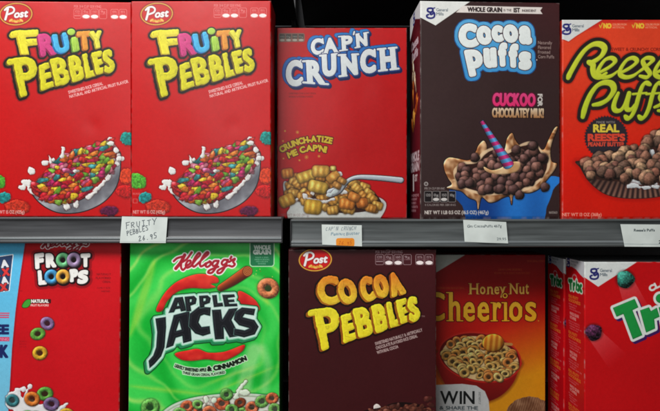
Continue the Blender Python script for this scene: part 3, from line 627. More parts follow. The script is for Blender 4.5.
    c.milk([(648, 153, 6, 4), (660, 156, 5, 3), [(629, 184), (640, 183), (656, 185)], (634, 182, 4, 2.4), (652, 185, 5, 2.4)], (206, 208, 210))
    pts = []
    for rep in range(2): pts += c.scatter(md+2.0, 9.2, .3)
    pts.sort(key=lambda p: p[1])
    for (x, y) in pts:
        if 643 < x < 661 and 150 < y < 158 and random.random() < .8: continue
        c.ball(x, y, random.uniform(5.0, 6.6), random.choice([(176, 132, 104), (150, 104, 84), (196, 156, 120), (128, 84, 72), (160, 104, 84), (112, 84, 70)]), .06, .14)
    c.milk([[(629, 186.4), (634, 185.2), (640, 187.4)], (646, 187.6, 4.5, 1.8), (634, 186.8, 4, 1.6), (655, 186.8, 4, 1.8)], (206, 210, 212), name='cereal_picture')
    c.paint(c.text('NET WT 13 OZ (368g)', 562.4, 216.1, 3.1, w=39, r=.12), (246, 176, 158), .9, name='small_print')
    return c

def froot_front():
    c = Canvas(-45, 237, 118.8, 470.5, (204, 14, 26))
    c.img = np.clip(c.img*(1+c.noise(50, 31, 1)*.05)[..., None], 0, 1)
    band = c.poly([(-60, 230), (23, 230), (21.5, 243), (17, 280), (13.5, 312), (10.6, 350), (9.2, 385), (8, 411), (7, 440), (-60, 440)])
    c.paint(band-1.6, (120, 14, 30), .5, soft=4); c.paint(band, np.clip(c.vgrad(243, (84, 186, 232), 411, (120, 196, 226)), 0, 1), name='promotion_band')
    kellogg(c, 31.5, 231.5, .78, 1.05, ink=(150, 16, 34), edge=(246, 236, 236))
    w_ = [('F', (31, 255.5), (41, 254), (40.5, 270), (32.5, 271)), ('R', (42.2, 255), (51.5, 254.4), (54, 269), (43, 269.6)), ('T', (77.2, 255.4), (88, 254.6), (86.8, 268.8), (79, 269)),
          ('L', (34.8, 272), (41.4, 271.4), (45, 286), (35.8, 287)), ('P', (66.4, 271), (76, 269.9), (75, 283.5), (67.6, 284)), ('S', (75.4, 272.5), (86.4, 270.8), (85.6, 285), (74.6, 286.4))]
    w_ = [w_[i] for i in range(6)]
    sd = c.word(w_, 1.45); rings = [(60, 261.8, (116, 206, 140)), (71, 261.6, (172, 146, 186)), (48.8, 278.6, (74, 164, 222)), (60.4, 278.4, (248, 180, 70))]
    allr = sd
    for x, y, _ in rings: allr = np.minimum(allr, c.ell(x, y, 7.1, 7.5))
    allr = np.minimum(allr, c.shift(allr, .9, 1.0))
    c.paint(allr-3.6, (140, 10, 22), .8, soft=2.5, name='title_lettering'); c.paint(allr-1.2, (30, 8, 14)); c.paint(sd, (240, 238, 234))
    for x, y, cc in rings: c.ring(x, y, 7.2, 2.5, cc, 0, 1.04, .06, hole=.0)
    t = c.far()
    for i, (s_, w2) in enumerate((('NATURALLY', 14), ('FLAVORED', 15), ('CEREAL', 8))): t = np.minimum(t, c.text(s_, 108.5-w2, 277+i*3.8, 2.1, w=w2, r=.06))
    t = np.minimum(t, c.text('FAMILY SIZE', 95, 290.5, 1.5, w=13)); t = np.minimum(t, c.text('SWEETENED', 99, 294, 1.5, w=9)); c.paint(t, (116, 10, 20), .9, name='small_print')
    lf = c.poly([(20, 308), (22, 304), (25, 301.4), (28.4, 301.6), (28.6, 305), (26, 308.6), (22, 309.4)], True); c.paint(lf-.6, (20, 30, 10), .9); c.paint(lf, (64, 158, 52), name='flavour_mark')
    c.paint(c.rect(28.4, 300.8, 49, 305.2, 1), (20, 16, 16), .8, name='flavour_mark'); c.paint(c.text('NATURAL', 29.2, 304.4, 3.0, w=17.4, r=.28), (240, 240, 232)); c.paint(c.text('FRUIT FLAVORS', 28.6, 308, 1.9, w=18, r=.1), (240, 236, 226), .9)
    # promotion band: book cover, FREE BOOK
    bk = c.poly([(-30, 262), (9.2, 256.5), (6.2, 292), (-30, 297)]); c.paint(bk-.8, (250, 250, 250)); c.paint(bk, (44, 66, 104), name='book_picture')
    for i, (x, y, cc) in enumerate([(-8, 268, (230, 232, 236)), (1, 266.6, (224, 228, 232)), (-7, 276, (206, 44, 50)), (2.4, 275, (222, 60, 60)), (-8, 284, (236, 236, 238)), (1.4, 283.4, (230, 230, 234)), (-6, 291, (206, 50, 54)), (.6, 290.4, (214, 62, 60))]):
        sdb = np.maximum(c.text('BARX'[i % 4], x-2.5, y+2.5, 6.6, w=6.4, r=.8, rot=-8), bk); c.paint(sdb-.5, (24, 26, 50)); c.paint(sdb, cc)
    for i in range(3): c.paint(c.rect(-14, 314.4+i*2.1, 7.4-i*.2, 315.6+i*2.1), (216, 60, 96))
    c.paint(c.text('FREE', -24, 335.6, 8.6, w=30.6, r=.8), (28, 40, 96), name='promotion_lettering'); c.paint(c.rect(-24, 338.8, 7.8, 343), (208, 62, 104)); c.paint(c.text('PLUS SHIPPING', -22, 342.2, 2.4, w=29), (240, 190, 206), .9)
    c.paint(c.text('BOOK', -26, 358.8, 11.4, w=32, r=1.0), (28, 40, 96), name='promotion_lettering')
    # cereal loops
    def loop(x, y, r, cc, a, sq): c.ring(x, y, r, r*.36, cc, a, sq, .12, .7); c.tag(c.ell(x, y, r, r*sq, a), 'loose_loops')
    loop(46, 325.2, 7.4, (138, 110, 158), 30, .86); loop(36.6, 335.6, 7.8, (108, 176, 70), -10, .8); loop(39, 354.8, 7.7, (236, 182, 50), 0, .92)
    c.paint(c.text('TM', 17.5, 293.5, 1.4, w=2.2), (120, 10, 20), .8)
    for i in range(3): c.paint(c.text('SERVING IDEA'[:10-i*2], 18, 344+i*2.6, 1.4, w=7.5), (150, 10, 24), .7)
    c.milk([(13, 402, 8, 9), (24, 408, 12, 9), (42, 414, 16, 8), (62, 416, 10, 6), (17, 393, 3, 4), [(24, 400), (27, 391)], (23, 391, 2.4), (29.4, 387.6, 2.2), [(60, 410), (67, 405)], (72, 418, 10, 4)], (232, 230, 232), name='cereal_picture')
    bw = c.poly([(-6, 420), (86, 424), (84, 440), (70, 456), (40, 464), (12, 458), (-2, 442)], True); c.paint(bw, np.clip(c.vgrad(420, (236, 236, 238), 464, (170, 176, 184)), 0, 1), name='cereal_picture')
    for (x, y) in c.scatter(c.ell(38, 424, 40, 10), 13): c.ring(x, y, 7.6, 2.7, random.choice([(232, 130, 52), (104, 176, 72), (130, 104, 150), (236, 184, 54)]), 0, .88, .12, .7)
    for a in ((12, 402, 7, (60, 132, 140), 20, .9), (44.5, 395.4, 8.4, (104, 176, 72), -8, .84), (31.6, 400.6, 8, (232, 130, 52), 20, .92), (51, 405.6, 8.2, (130, 104, 150), 0, .85), (66, 416, 8, (236, 184, 54), 0, .8)):
        c.ring(a[0], a[1], a[2], a[2]*.36, a[3], a[4], a[5], .12, .7); c.tag(c.ell(a[0], a[1], a[2], a[2]*.9), 'cereal_picture')
    return c

def apple_front():
    c = Canvas(127, 243, 279.5, 470.5, (30, 196, 62), 2.6)
    dx, dy = c.X-214, c.Y-335; rr = np.hypot(dx, dy*1.1); th = np.arctan2(dy, dx); n = c.noise(34, 41, 2)
    sw = .5+.5*np.sin(rr*.16+th*2.0+n*3.2); sw2 = np.clip(np.sin(rr*.33-th*3+n*5), 0, 1)**3
    base = lerp(col((14, 178, 50)), col((62, 216, 84)), sw[..., None]); base = lerp(base, col((186, 234, 110)), (sw2*.75*np.clip(rr/95-.25, 0, 1))[..., None])
    c.img = base
    for (x, y, a, b, an) in ((244, 381, 30, 1.2, -22), (232, 376, 20, .8, -20), (262, 296, 12, 3, 60), (170, 392, 40, 2, 6), (141, 300, 4, 40, 18)): c.paint(c.ell(x, y, a, b, an), (196, 222, 70), .45, soft=10)
    # red brushed apple outline behind the title
    red = (214, 32, 30); P1 = lambda x, y: (120+x/3.877, 235+y/3.877); P2 = lambda x, y: (120+x/3.877, 305+y/3.877)
    a = c.poly([P1(*q) for q in [(136, 300), (150, 262), (180, 218), (225, 182), (290, 158), (345, 160), (374, 172), (378, 190), (350, 196), (368, 208), (330, 214), (270, 212), (220, 226), (180, 262), (160, 300)]], True)
    a = np.minimum(a, c.poly([P1(*q) for q in [(455, 226), (495, 238), (530, 268), (536, 300), (470, 296)]], True))
    a = np.minimum(a, c.poly([P2(*q) for q in [(210, 195), (260, 182), (300, 176), (340, 190), (395, 188), (430, 178), (480, 160), (476, 182), (440, 206), (395, 222), (335, 216), (280, 222), (236, 218)]], True))
    c.paint(a-1, (12, 110, 30), .7, soft=3); e = c.emboss(a, 3, .3)[..., None]; c.paint(a, np.clip(lerp(col((196, 20, 24)), col((232, 60, 44)), (.5+c.noise(9, 6, 2))[..., None])*e, 0, 1), name='apple_swirl')
    # cinnamon stick and orange ring
    cs = c.stroke([(220, 289.5, 3.4), (232, 282.5, 4.6), (246, 273, 5.2)], 4); c.paint(cs-.8, (20, 70, 20), .7, soft=2); v = ((c.Y-288)+(c.X-222)*.6)
    c.paint(cs, np.clip(lerp(col((96, 30, 14)), col((176, 74, 32)), (.5-.18*v)[..., None])*c.emboss(cs, 3, .3)[..., None], 0, 1), name='cinnamon_stick')
    c.paint(c.ell(246.6, 272.8, 5, 5.4, 30), (120, 44, 20)); 
    for r_ in (3.8, 2.4, 1.0): c.paint(np.abs(c.ell(246.8, 272.6, r_, r_*1.1, 30))-.4, (200, 120, 60))
    for k in range(14):
        x, y = 252+k*1.5, 270+k*1.1+5*math.sin(k*.9); c.paint(c.ell(x+random.uniform(-3, 3), y, .5, .5), random.choice([(226, 214, 110), (150, 80, 30)]), .8)
    c.ring(267.8, 290, 11.2, 3.4, (236, 138, 88), 20, .92, .16, .55); c.tag(c.ell(267.8, 290, 11.2, 10.4), 'cereal_ring')
    for q, w2, al in (([(254, 352), (247, 372), (243, 396)], 7, .5), ([(262, 350), (268, 368), (264, 392)], 4, .35), ([(236, 372), (226, 384), (222, 398)], 3, .3)): c.paint(c.stroke(q, w2), (206, 238, 170), al, soft=14)
    # Kellogg's
    kellogg(c, 165, 248, 1.0, 1.15, ink=(172, 24, 44))
    # whole grain badge
    b = c.rect(249.6, 238, 273, 267.4, 2.6); c.paint(b-.9, (190, 232, 190), name='badge'); c.paint(b, (22, 118, 70))
    t = np.minimum(c.text('WHOLE', 253.2, 250.6, 3.8, w=16.4, r=.4), c.text('GRAIN', 252.6, 255.4, 3.9, w=17.4, r=.5)); c.paint(t, (226, 240, 226))
    for i, w2 in enumerate((13, 15, 12, 8)): c.paint(c.text('MAKES A SOURCE OF FIBER'[i:i+12], 261.3-w2/2, 259.4+i*2.1, 1.2, w=w2), (190, 224, 196), .85)
    # title
    P = lambda x, y: (125+x/4.107, 285+y/4.107)
    polys = [[(120, 144), (164, 137), (166, 180), (160, 262), (146, 300), (118, 332), (97, 350), (93, 318), (112, 296), (124, 262), (128, 200)],
             [(196, 130), (262, 112), (272, 236), (236, 246), (232, 216), (206, 224), (196, 256), (164, 268), (178, 200)],
             [(300, 94), (350, 98), (348, 134), (322, 128), (308, 134), (300, 160), (312, 178), (346, 174), (350, 206), (318, 216), (286, 206), (258, 176), (262, 124)],
             [(354, 108), (392, 106), (398, 146), (424, 104), (462, 100), (436, 150), (470, 216), (428, 222), (404, 180), (406, 228), (368, 230), (360, 170)],
             [(478, 98), (534, 104), (528, 132), (490, 126), (482, 138), (530, 150), (548, 178), (532, 210), (488, 222), (444, 212), (446, 184), (490, 192), (508, 184), (466, 172), (444, 148), (450, 116)],
             # APPLE
             [(200, 58), (234, 54), (250, 112), (226, 116), (222, 104), (204, 107), (198, 119), (174, 122)], [(240, 54), (280, 50), (292, 62), (288, 84), (266, 92), (270, 114), (248, 116)],
             [(300, 50), (336, 48), (350, 60), (346, 80), (324, 88), (324, 98), (304, 102)], [(354, 48), (374, 46), (378, 80), (398, 78), (402, 94), (362, 98)], [(396, 46), (446, 44), (450, 56), (420, 60), (421, 66), (446, 65), (448, 76), (424, 78), (426, 83), (458, 82), (460, 94), (406, 96)]]
    holes = [None, [(220, 152), (230, 190), (206, 196)], None, None, None, [(214, 76), (220, 92), (208, 94)], [(262, 64), (272, 64), (270, 76), (262, 78)], [(318, 60), (330, 60), (328, 72), (318, 74)], None, None]
    sds = []
    for p, h in zip(polys, holes):
        q = c.poly([P(*z) for z in p]); q = q+.35
        if h: q = np.maximum(q, -c.poly([P(*z) for z in h]))
        sds.append(q)
    al = sds[0]
    for q in sds[1:]: al = np.minimum(al, q)
    full = al
    for p in polys: full = np.minimum(full, c.poly([P(*z) for z in p]))
    full = np.minimum(full, c.poly([P(*z) for z in [(170, 110), (440, 80), (530, 130), (520, 200), (250, 230), (170, 250)]]))
    ex = c.extrude(full-2.4, -1.8, 2.8)
    c.paint(ex-1.1, (8, 66, 26), .9, name='title_lettering'); c.paint(ex, (36, 140, 88)); c.paint(full-2.5, (140, 216, 176)); c.paint(full-1.4, (214, 240, 230))
    for q in sds:
        c.paint(q-.5, (90, 130, 120)); e = c.emboss(q, 1.6, .9)[..., None]; c.paint(q, np.clip(col((22, 24, 30))*e, 0, 1))
        c.paint(np.abs(q+1.7)-.16, (150, 160, 165), .28)
    tl = c.text('LIGHTLY SWEETENED APPLE', 0, 0, 3.0, path=[(174, 368.4), (184, 371.6), (195, 373), (206, 372.6)], r=.25)
    t2 = c.text('& CINNAMON', 0, 0, 4.2, path=[(207.5, 372.4), (220, 370.6), (234, 366.6), (246.5, 361.4)], r=.55)
    t3 = c.text('THREE GRAIN CEREAL FLAVORED', 0, 0, 2.4, path=[(182, 375), (195, 377), (210, 377), (225, 374.6)], r=.12)
    t = np.minimum(np.minimum(tl, t2), t3); c.paint(t-.9, (214, 236, 210), .9, name='small_print'); c.paint(t, (20, 30, 20))
    # bowl rim and cereal at the bottom
    bw = c.poly([(160, 416), (172, 406), (190, 399.5), (212, 396), (236, 394.6), (262, 396), (279, 400), (290, 416), (284, 440), (262, 458), (230, 466), (200, 460), (176, 442), (162, 424)], True)
    c.paint(bw-1.2, (12, 120, 40), .6, soft=3); c.paint(bw, (208, 222, 204), name='cereal_picture'); c.paint(bw+2, (170, 190, 160)); c.paint(bw+3.4, (222, 226, 212))
    for (x, y) in c.scatter(c.ell(222, 424, 52, 17), 11): c.ring(x, y, 6.8, 2.3, random.choice([(226, 112, 72), (120, 184, 88), (228, 120, 80)]), random.uniform(-40, 40), random.uniform(.75, .95), .2, .6)
    for a in ((187, 408, 7, (224, 112, 70)), (198, 406, 6, (128, 190, 96)), (208, 409, 6, (230, 226, 210)), (222, 405, 8, (226, 110, 70)), (226.5, 396, 6.6, (108, 176, 84)), (240, 404, 6, (150, 70, 40)), (252, 409, 7, (226, 120, 80)), (262, 403, 7.4, (120, 184, 90)), (272, 400, 6.6, (228, 116, 72)), (150, 409, 9.5, (110, 186, 84)), (275, 411, 7, (120, 180, 90)), (232, 411, 7, (116, 180, 86)), (210, 414, 8, (226, 120, 76)), (180, 416, 8, (120, 180, 90))):
        c.ring(a[0], a[1], a[2], a[2]*.34, a[3], random.uniform(-30, 30), random.uniform(.75, .95), .2, .6); c.tag(c.ell(a[0], a[1], a[2], a[2]), 'cereal_picture')
    c.milk([(214, 402, 3), [(236, 398), (240, 390), (246, 382)], (244, 394, 5, 3), (206, 401, 2.4, 4)], (222, 238, 214))
    return c

def honey_front():
    c = Canvas(418, 254, 546, 463, (150, 24, 18))
    t = np.clip((c.Y-250)/170, 0, 1)
    base = lerp(col((150, 10, 14)), col((206, 26, 14)), np.clip((c.Y-258)/70, 0, 1)[..., None]); base = lerp(base, col((250, 166, 24)), np.clip((c.Y-322+(c.X-500)*.35)/64, 0, 1)[..., None])
    c.img = np.clip(base*(1+c.noise(40, 51, 1)*.08)[..., None], 0, 1)
    c.paint(c.poly([(410, 250), (468, 250), (465, 255), (437, 272), (430, 276), (410, 268)]), (196, 200, 190), name='brand_corner')
    for s_, x, y, w2 in (('CAN HELP LOWER CHOLESTEROL', 498, 270.6, 24), ('AS PART OF A HEART HEALTHY DIET', 494, 274, 36), ('WITH REAL HONEY', 527, 262, 18), ('SWEETENED WHOLE GRAIN OAT CEREAL', 437, 289, 27)): c.paint(c.text(s_, x, y, 1.9, w=w2, r=.03), (202, 110, 40), .7, name='small_print')
    # serif lettering
    def serif(t, marks, r):
        for x0, x1, y in marks: t = np.minimum(t, c.stroke([(x0, y), (x1, y)], r, False))
        return t
    hn = c.word([('H', (469.4, 283.4), (478, 283.4), (478, 294), (469.4, 294)), ('o', (479.6, 286.4), (485.2, 286.4), (485.2, 294.2), (479.6, 294.2)), ('n', (487, 286.4), (492.6, 286.4), (492.6, 294), (487, 294)), ('e', (494, 286.4), (499, 286.4), (499, 294.2), (494, 294.2)),
                 ('y', (499.6, 286.6), (505.2, 286.6), (505.2, 297.4), (499.8, 297.4)), ('N', (509.6, 283.4), (517.6, 283.4), (517.6, 294), (509.6, 294)), ('u', (519.2, 286.6), (524.2, 286.6), (524.2, 294.2), (519.2, 294.2)), ('t', (525.2, 284), (528.8, 284), (528.8, 294.2), (525.2, 294.2))], .32)
    hn = serif(hn, [(468.4, 471.4, 283.5), (476.4, 479, 283.5), (468.4, 471.4, 293.9), (476.4, 479, 293.9), (486, 488.4, 293.9), (491.4, 493.8, 293.9), (508.4, 510.6, 283.5), (516.4, 519, 283.5), (508.4, 511, 293.9), (498.6, 501, 286.8), (503.6, 506.2, 286.8)], .3)
    c.paint(hn-.5, (90, 10, 10), .6, name='title_lettering'); c.paint(hn, (252, 200, 90))
    ch = c.word([('C', (426, 292), (444.6, 292), (444.6, 321), (426, 321)), ('h', (449, 292), (460, 292), (460, 321), (449, 321)), ('e', (463.4, 301.8), (474.6, 301.8), (474.6, 321.4), (463.4, 321.4)), ('e', (477.4, 301.8), (488.8, 301.8), (488.8, 321.4), (477.4, 321.4)),
                 ('r', (492.6, 302), (501, 302), (501, 321), (492.6, 321)), ('I', (503.6, 302), (506.8, 302), (506.8, 321), (503.6, 321)), ('o', (508.8, 301.8), (522, 301.8), (522, 321.4), (508.8, 321.4)), ('s', (525, 301.8), (536.4, 301.8), (536.4, 321.4), (525, 321.4))], .75)
    ch = serif(ch, [(446.4, 451, 292.6), (446.6, 453, 320.5), (457, 462.6, 320.5), (490.6, 494, 302.6), (490.6, 497, 320.5), (501.6, 505, 302.6), (501.8, 508.8, 320.5), (442.6, 444.6, 297)], .55)
    for x in (450.2, 494, 505.2): ch = np.minimum(ch, c.stroke([(x, 304 if x > 460 else 294), (x, 319.6)], 1.55, False))
    for x in (464.8, 478.8, 510.6, 520.6): ch = np.minimum(ch, c.stroke([(x, 307.5), (x-.2, 316)], 1.5))
    ch = np.minimum(ch, c.stroke([(428.4, 300), (427.6, 312)], 1.7))
    ch = np.minimum(ch, np.abs(c.ell(504.8, 295.6, 2.0, 2.0))-.55)
    c.paint(ch-.9, (96, 8, 8), .8, name='title_lettering'); c.paint(ch, np.clip(c.vgrad(290, (252, 200, 60), 322, (250, 184, 34)), 0, 1)); c.paint(c.ell(538.4, 320.8, .6, .6), (220, 170, 50))
    # bowl
    body = c.poly([(437.6, 352), (439, 372), (450, 390), (468, 400), (484, 402), (500, 396), (512, 384), (518, 370), (519, 360), (480, 350)], True); c.paint(body-2, (130, 60, 14), .6, soft=6)
    c.paint(body, np.clip(c.vgrad(350, (206, 34, 26), 402, (120, 14, 14)), 0, 1), name='cereal_picture'); rim = c.ell(479.6, 357, 42, 25, 10); c.paint(rim, (212, 44, 32), name='cereal_picture'); c.paint(rim+1.6, (120, 14, 12)); mi = c.ell(480, 358.4, 38.6, 21.8, 10); c.paint(mi, (250, 214, 150))
    pts = []
    for rep in range(3): pts += c.scatter(mi+2.6, 9.4, .4)
    pts.sort(key=lambda p: p[1])
    for (x, y) in pts: c.ring(x, y, random.uniform(4.6, 6.0), 1.9, random.choice([(250, 196, 104), (255, 212, 124), (232, 164, 74), (240, 150, 70)]), random.uniform(-60, 60), random.uniform(.62, .98), .1, .5)
    hd = c.ell(492.8, 342.8, 10.6, 9.0); c.paint(c.stroke([(501, 343.4), (511, 344.2)], 1.4, False), (206, 150, 80), name='cereal_picture'); c.paint(hd-.6, (130, 50, 10), .8); st = (.5+.5*np.sin((c.X-492)*1.15+(c.Y-343)*.1))[..., None]
    c.paint(hd, np.clip((col((190, 104, 24))*(1-st)+col((238, 172, 62))*st)*c.emboss(hd, 7, .5)[..., None], 0, 1), name='cereal_picture')
    # WIN panel
    p = c.poly([(410, 386), (440, 384.6), (462, 383.6), (476, 385.4), (484.6, 391), (488.4, 400), (489.6, 414), (490, 448), (484, 454), (410, 456)]); c.paint(p, (226, 228, 226), name='promotion_panel')
    c.paint(c.text('WIN', 440.4, 403.6, 12.4, w=33.6, r=.35), (26, 30, 30), name='promotion_panel'); c.paint(c.text('& SHARE THE', 439.6, 409.4, 3.3, w=38, r=.12), (70, 84, 90)); c.paint(c.text('GOOD!', 440, 421, 9, w=38, r=1.3), (30, 30, 32)); c.paint(c.ell(452.4, 416.4, 4, 4), (230, 130, 40))
    T0 = c.T; c.T = lambda x, y: (478.4-y, 392+x); tt = c.text('INSTANTLY', 0, 0, 2.0, w=12); c.T = T0; c.paint(tt, (60, 66, 66), .8)
    # tousled fair hair of a printed portrait, cropped by the frame
    h = c.poly([(506, 420), (508, 408), (516, 400), (528, 396.6), (540, 399), (549, 407), (552, 440), (530, 452), (510, 440)], True)
    hs = np.clip(.5+.25*np.sin((c.X+c.Y*.35)*2.6+c.noise(9, 5, 2)*6)+c.noise(5, 15, 2)*.8-(c.Y-404)*.02, 0, 1)[..., None]; c.paint(h+c.noise(3, 8, 1)*1.2, np.clip(col((120, 76, 50))*(1-hs)+col((186, 140, 104))*hs, 0, 1), name='portrait_picture')
    return c

def trix_front():
    c = Canvas(584.5, 262, 728, 470.5, (200, 8, 16))
    c.img = np.clip(c.img*(1+c.noise(50, 61, 1)*.05)[..., None], 0, 1)
    tri = c.poly([(578, 256), (578, 274), (584.6, 277.4), (598.2, 286.8), (612, 278), (637, 262), (640, 256)]); c.paint(tri, (222, 226, 224), name='brand_corner'); gm_logo(c, 594.6, 273.2, 1.02)
    for (x0, y0, x1, y1, w2) in ((625.6, 282, 640, 318, 8), (594, 334, 618, 362, 7)):
        L = math.hypot(x1-x0, y1-y0); ux, uy = (x1-x0)/L, (y1-y0)/L; u = (c.X-x0)*ux+(c.Y-y0)*uy; v = -(c.X-x0)*uy+(c.Y-y0)*ux
        al = np.clip(1-u/L, 0, 1)*(u > 0); c.img = c.img*(1-(al*.42*(np.abs(v) < w2+u*.12))[..., None])+col((236, 150, 150))*(al*.42*(np.abs(v) < w2+u*.12))[..., None]
    c.ball(625.3, 279.4, 8.8, (60, 152, 134), .10, .25); c.ball(593.6, 332.4, 8.2, (88, 40, 74), .10, .5); c.tag(c.ell(625.3, 279.4, 8.8, 8.8), 'cereal_puffs'); c.tag(c.ell(593.6, 332.4, 8.2, 8.2), 'cereal_puffs')
    c.paint(c.text('CLASSIC', 0, 0, 5.2, path=[(650.5, 291.5), (660, 286.5), (671, 283.6), (683, 283)], r=.6), (226, 226, 222), name='title_lettering')
    P = lambda x, y: (580+x/4.11, 255+y/4.11)
    L = [[(136, 218), (160, 208), (222, 182), (236, 214), (212, 226), (252, 328), (216, 344), (178, 240), (150, 252)], [(246, 228), (280, 216), (288, 232), (312, 218), (322, 252), (300, 262), (304, 300), (270, 316)],
         [(322, 216), (352, 206), (372, 290), (340, 302)], [(358, 204), (396, 194), (410, 226), (424, 188), (462, 180), (436, 240), (474, 276), (436, 290), (414, 262), (402, 298), (364, 302), (388, 246)]]
    sd = c.far()
    for q in L: sd = np.minimum(sd, c.poly([P(*z) for z in q]))
    sd = np.minimum(sd, c.ell(*P(328, 178), 4.2, 4.2)); sh = c.shift(sd, 2.0, 2.2)
    c.paint(np.minimum(sh-2.6, c.extrude(sd-2.6, 2.2, 2.4)), (60, 22, 90), name='title_lettering'); c.paint(sd-2.9, (226, 232, 226)); c.paint(sd-.4, (14, 96, 40)); c.paint(sd, np.clip(col((28, 150, 66))*c.emboss(sd, 1.6, .15)[..., None], 0, 1))
    c.paint(c.text('NATURALLY FRUIT FLAVORED CORN PUFFS', 640, 446, 2.4, w=50), (236, 190, 190), .8, name='small_print')
    return c

def trix_side():
    c = Canvas(0, 262, 42, 470.5, (196, 12, 24), 2.2)
    c.img = np.clip(c.img*(1+c.noise(20, 62, 2)*.1)[..., None], 0, 1)
    c.paint(c.poly([(-3, 256), (45, 256), (45, 279.5), (34, 276), (24, 271.6), (14, 270), (-3, 271)]), (206, 208, 214), name='brand_corner')
    gm_logo(c, 6, 266, .85, False); c.paint(c.text('General Mills', 12, 265, 1.8, w=17), (84, 100, 106), .9); c.paint(c.text('Box Tops', 12, 268, 1.6, w=12), (84, 100, 106), .7)
    a = c.word([('T', (5, 284), (17, 283), (15, 294), (10, 296)), ('r', (17, 286), (23, 285), (22, 294), (17, 295)), ('i', (24, 282), (27, 282), (27, 293), (24, 294)), ('x', (27, 286), (38, 285), (38, 294), (27, 294))], 1.3)
    a = a-.1; c.paint(a-1.5, (206, 224, 204), name='title_lettering'); c.paint(a, (24, 116, 56)); c.paint(np.abs(c.ell(21, 281, 5, 3.4))-.8, (220, 220, 220), .6)
    y = 303
    blocks = [('REAL FRUITY', 'SHAPES ARE', (232, 150, 50), 3.6), ('BACK', None, (236, 176, 170), 2.6), ('NOW MADE', 'WITHOUT', (232, 130, 50), 3.2)]
    for k in range(14):
        big = k % 2 == 0
        for s_ in (('REAL FRUITY', 'GOODNESS') if big else ('WHOLE GRAIN', 'VITAMINS')):
            c.paint(c.text(s_, 7 if big else 10, y, 3.0, w=random.uniform(20, 30) if big else random.uniform(14, 22), r=.12), (226, 140, 48) if big else (236, 190, 180), .9, name='side_lettering'); y += 4.1
        for j in range(random.choice([2, 3, 4])):
            w2 = random.uniform(12, 29); c.paint(c.text('calcium and vitamin d in every bowl'[:random.randint(14, 26)], 7+j, y-.8, 1.7, w=w2), (230, 168, 168), .8, name='side_lettering'); y += 2.5
        y += 2.2
        if y > 458: break
    return c

HW = {'F': [[(.1, 0), (.05, 1)], [(0, .05), (.8, 0)], [(.08, .45), (.6, .42)]], 'R': [[(.1, .05), (.05, 1)], [(0, .05), (.6, .02), (.75, .25), (.5, .48), (.1, .5)], [(.3, .5), (.8, 1)]], 'U': [[(0, 0), (.05, .7), (.3, 1), (.6, .9), (.75, 0)]],
      'I': [[(.1, 0), (.7, 0)], [(.4, 0), (.4, 1)], [(.05, 1), (.7, .98)]], 'T': [[(0, .05), (.9, 0)], [(.45, .02), (.4, 1)]], 'Y': [[(0, 0), (.4, .5)], [(.85, -.05), (.4, .5), (.25, 1)]], 'P': [[(.1, 0), (.05, 1)], [(0, .05), (.65, 0), (.75, .3), (.1, .52)]],
      'E': [[(.7, .05), (.1, .05), (.05, .95), (.75, .95)], [(.1, .5), (.6, .48)]], 'B': [[(.1, 0), (.08, 1)], [(.05, .02), (.6, .08), (.55, .4), (.1, .48)], [(.1, .48), (.75, .58), (.6, .95), (.05, 1)]], 'L': [[(.1, 0), (.08, .95), (.7, .95)]],
      'S': [[(.7, .1), (.3, 0), (.1, .25), (.6, .6), (.55, .92), (.05, .95)]], '2': [[(.1, .2), (.45, 0), (.65, .25), (.1, .95), (.8, .9)]], '6': [[(.6, 0), (.15, .5), (.2, .95), (.65, .85), (.55, .5), (.15, .65)]], '9': [[(.65, .2), (.3, 0), (.1, .3), (.5, .45), (.68, .1), (.55, 1)]],
      '5': [[(.7, 0), (.2, .02), (.15, .42), (.6, .5), (.6, .9), (.05, .95)]], '.': [[(.3, .9), (.36, .94)]], 'C': [[(.7, .15), (.35, 0), (.08, .5), (.3, .98), (.75, .85)]], 'A': [[(0, 1), (.4, 0), (.8, 1)], [(.15, .65), (.65, .62)]], 'N': [[(.05, 1), (.1, 0), (.65, 1), (.75, 0)]],
      'H': [[(.1, 0), (.05, 1)], [(.7, 0), (.7, 1)], [(.08, .5), (.7, .46)]], "'": [[(.3, 0), (.25, .2)]], ' ': []}
def scrawl(c, s_, x, y, h, w, rot, r, ink, a, name='handwriting'):
    ad = w/len(s_); cr, sr = math.cos(math.radians(rot)), math.sin(math.radians(rot)); t = c.far()
    for i, ch in enumerate(s_):
        jx, jy, js = random.uniform(-.25, .25), random.uniform(-.4, .4), random.uniform(.88, 1.12)
        for st in HW[ch]:
            P = [((i*ad+jx+px*ad*.82*js-(py-1)*.6), (py-1)*h*js+jy) for px, py in st]
            t = np.minimum(t, c.stroke([(x+px*cr-py*sr, y+px*sr+py*cr) for px, py in P], r, n=4))
    c.paint(t, ink, a); c.tag(t-.55, name)
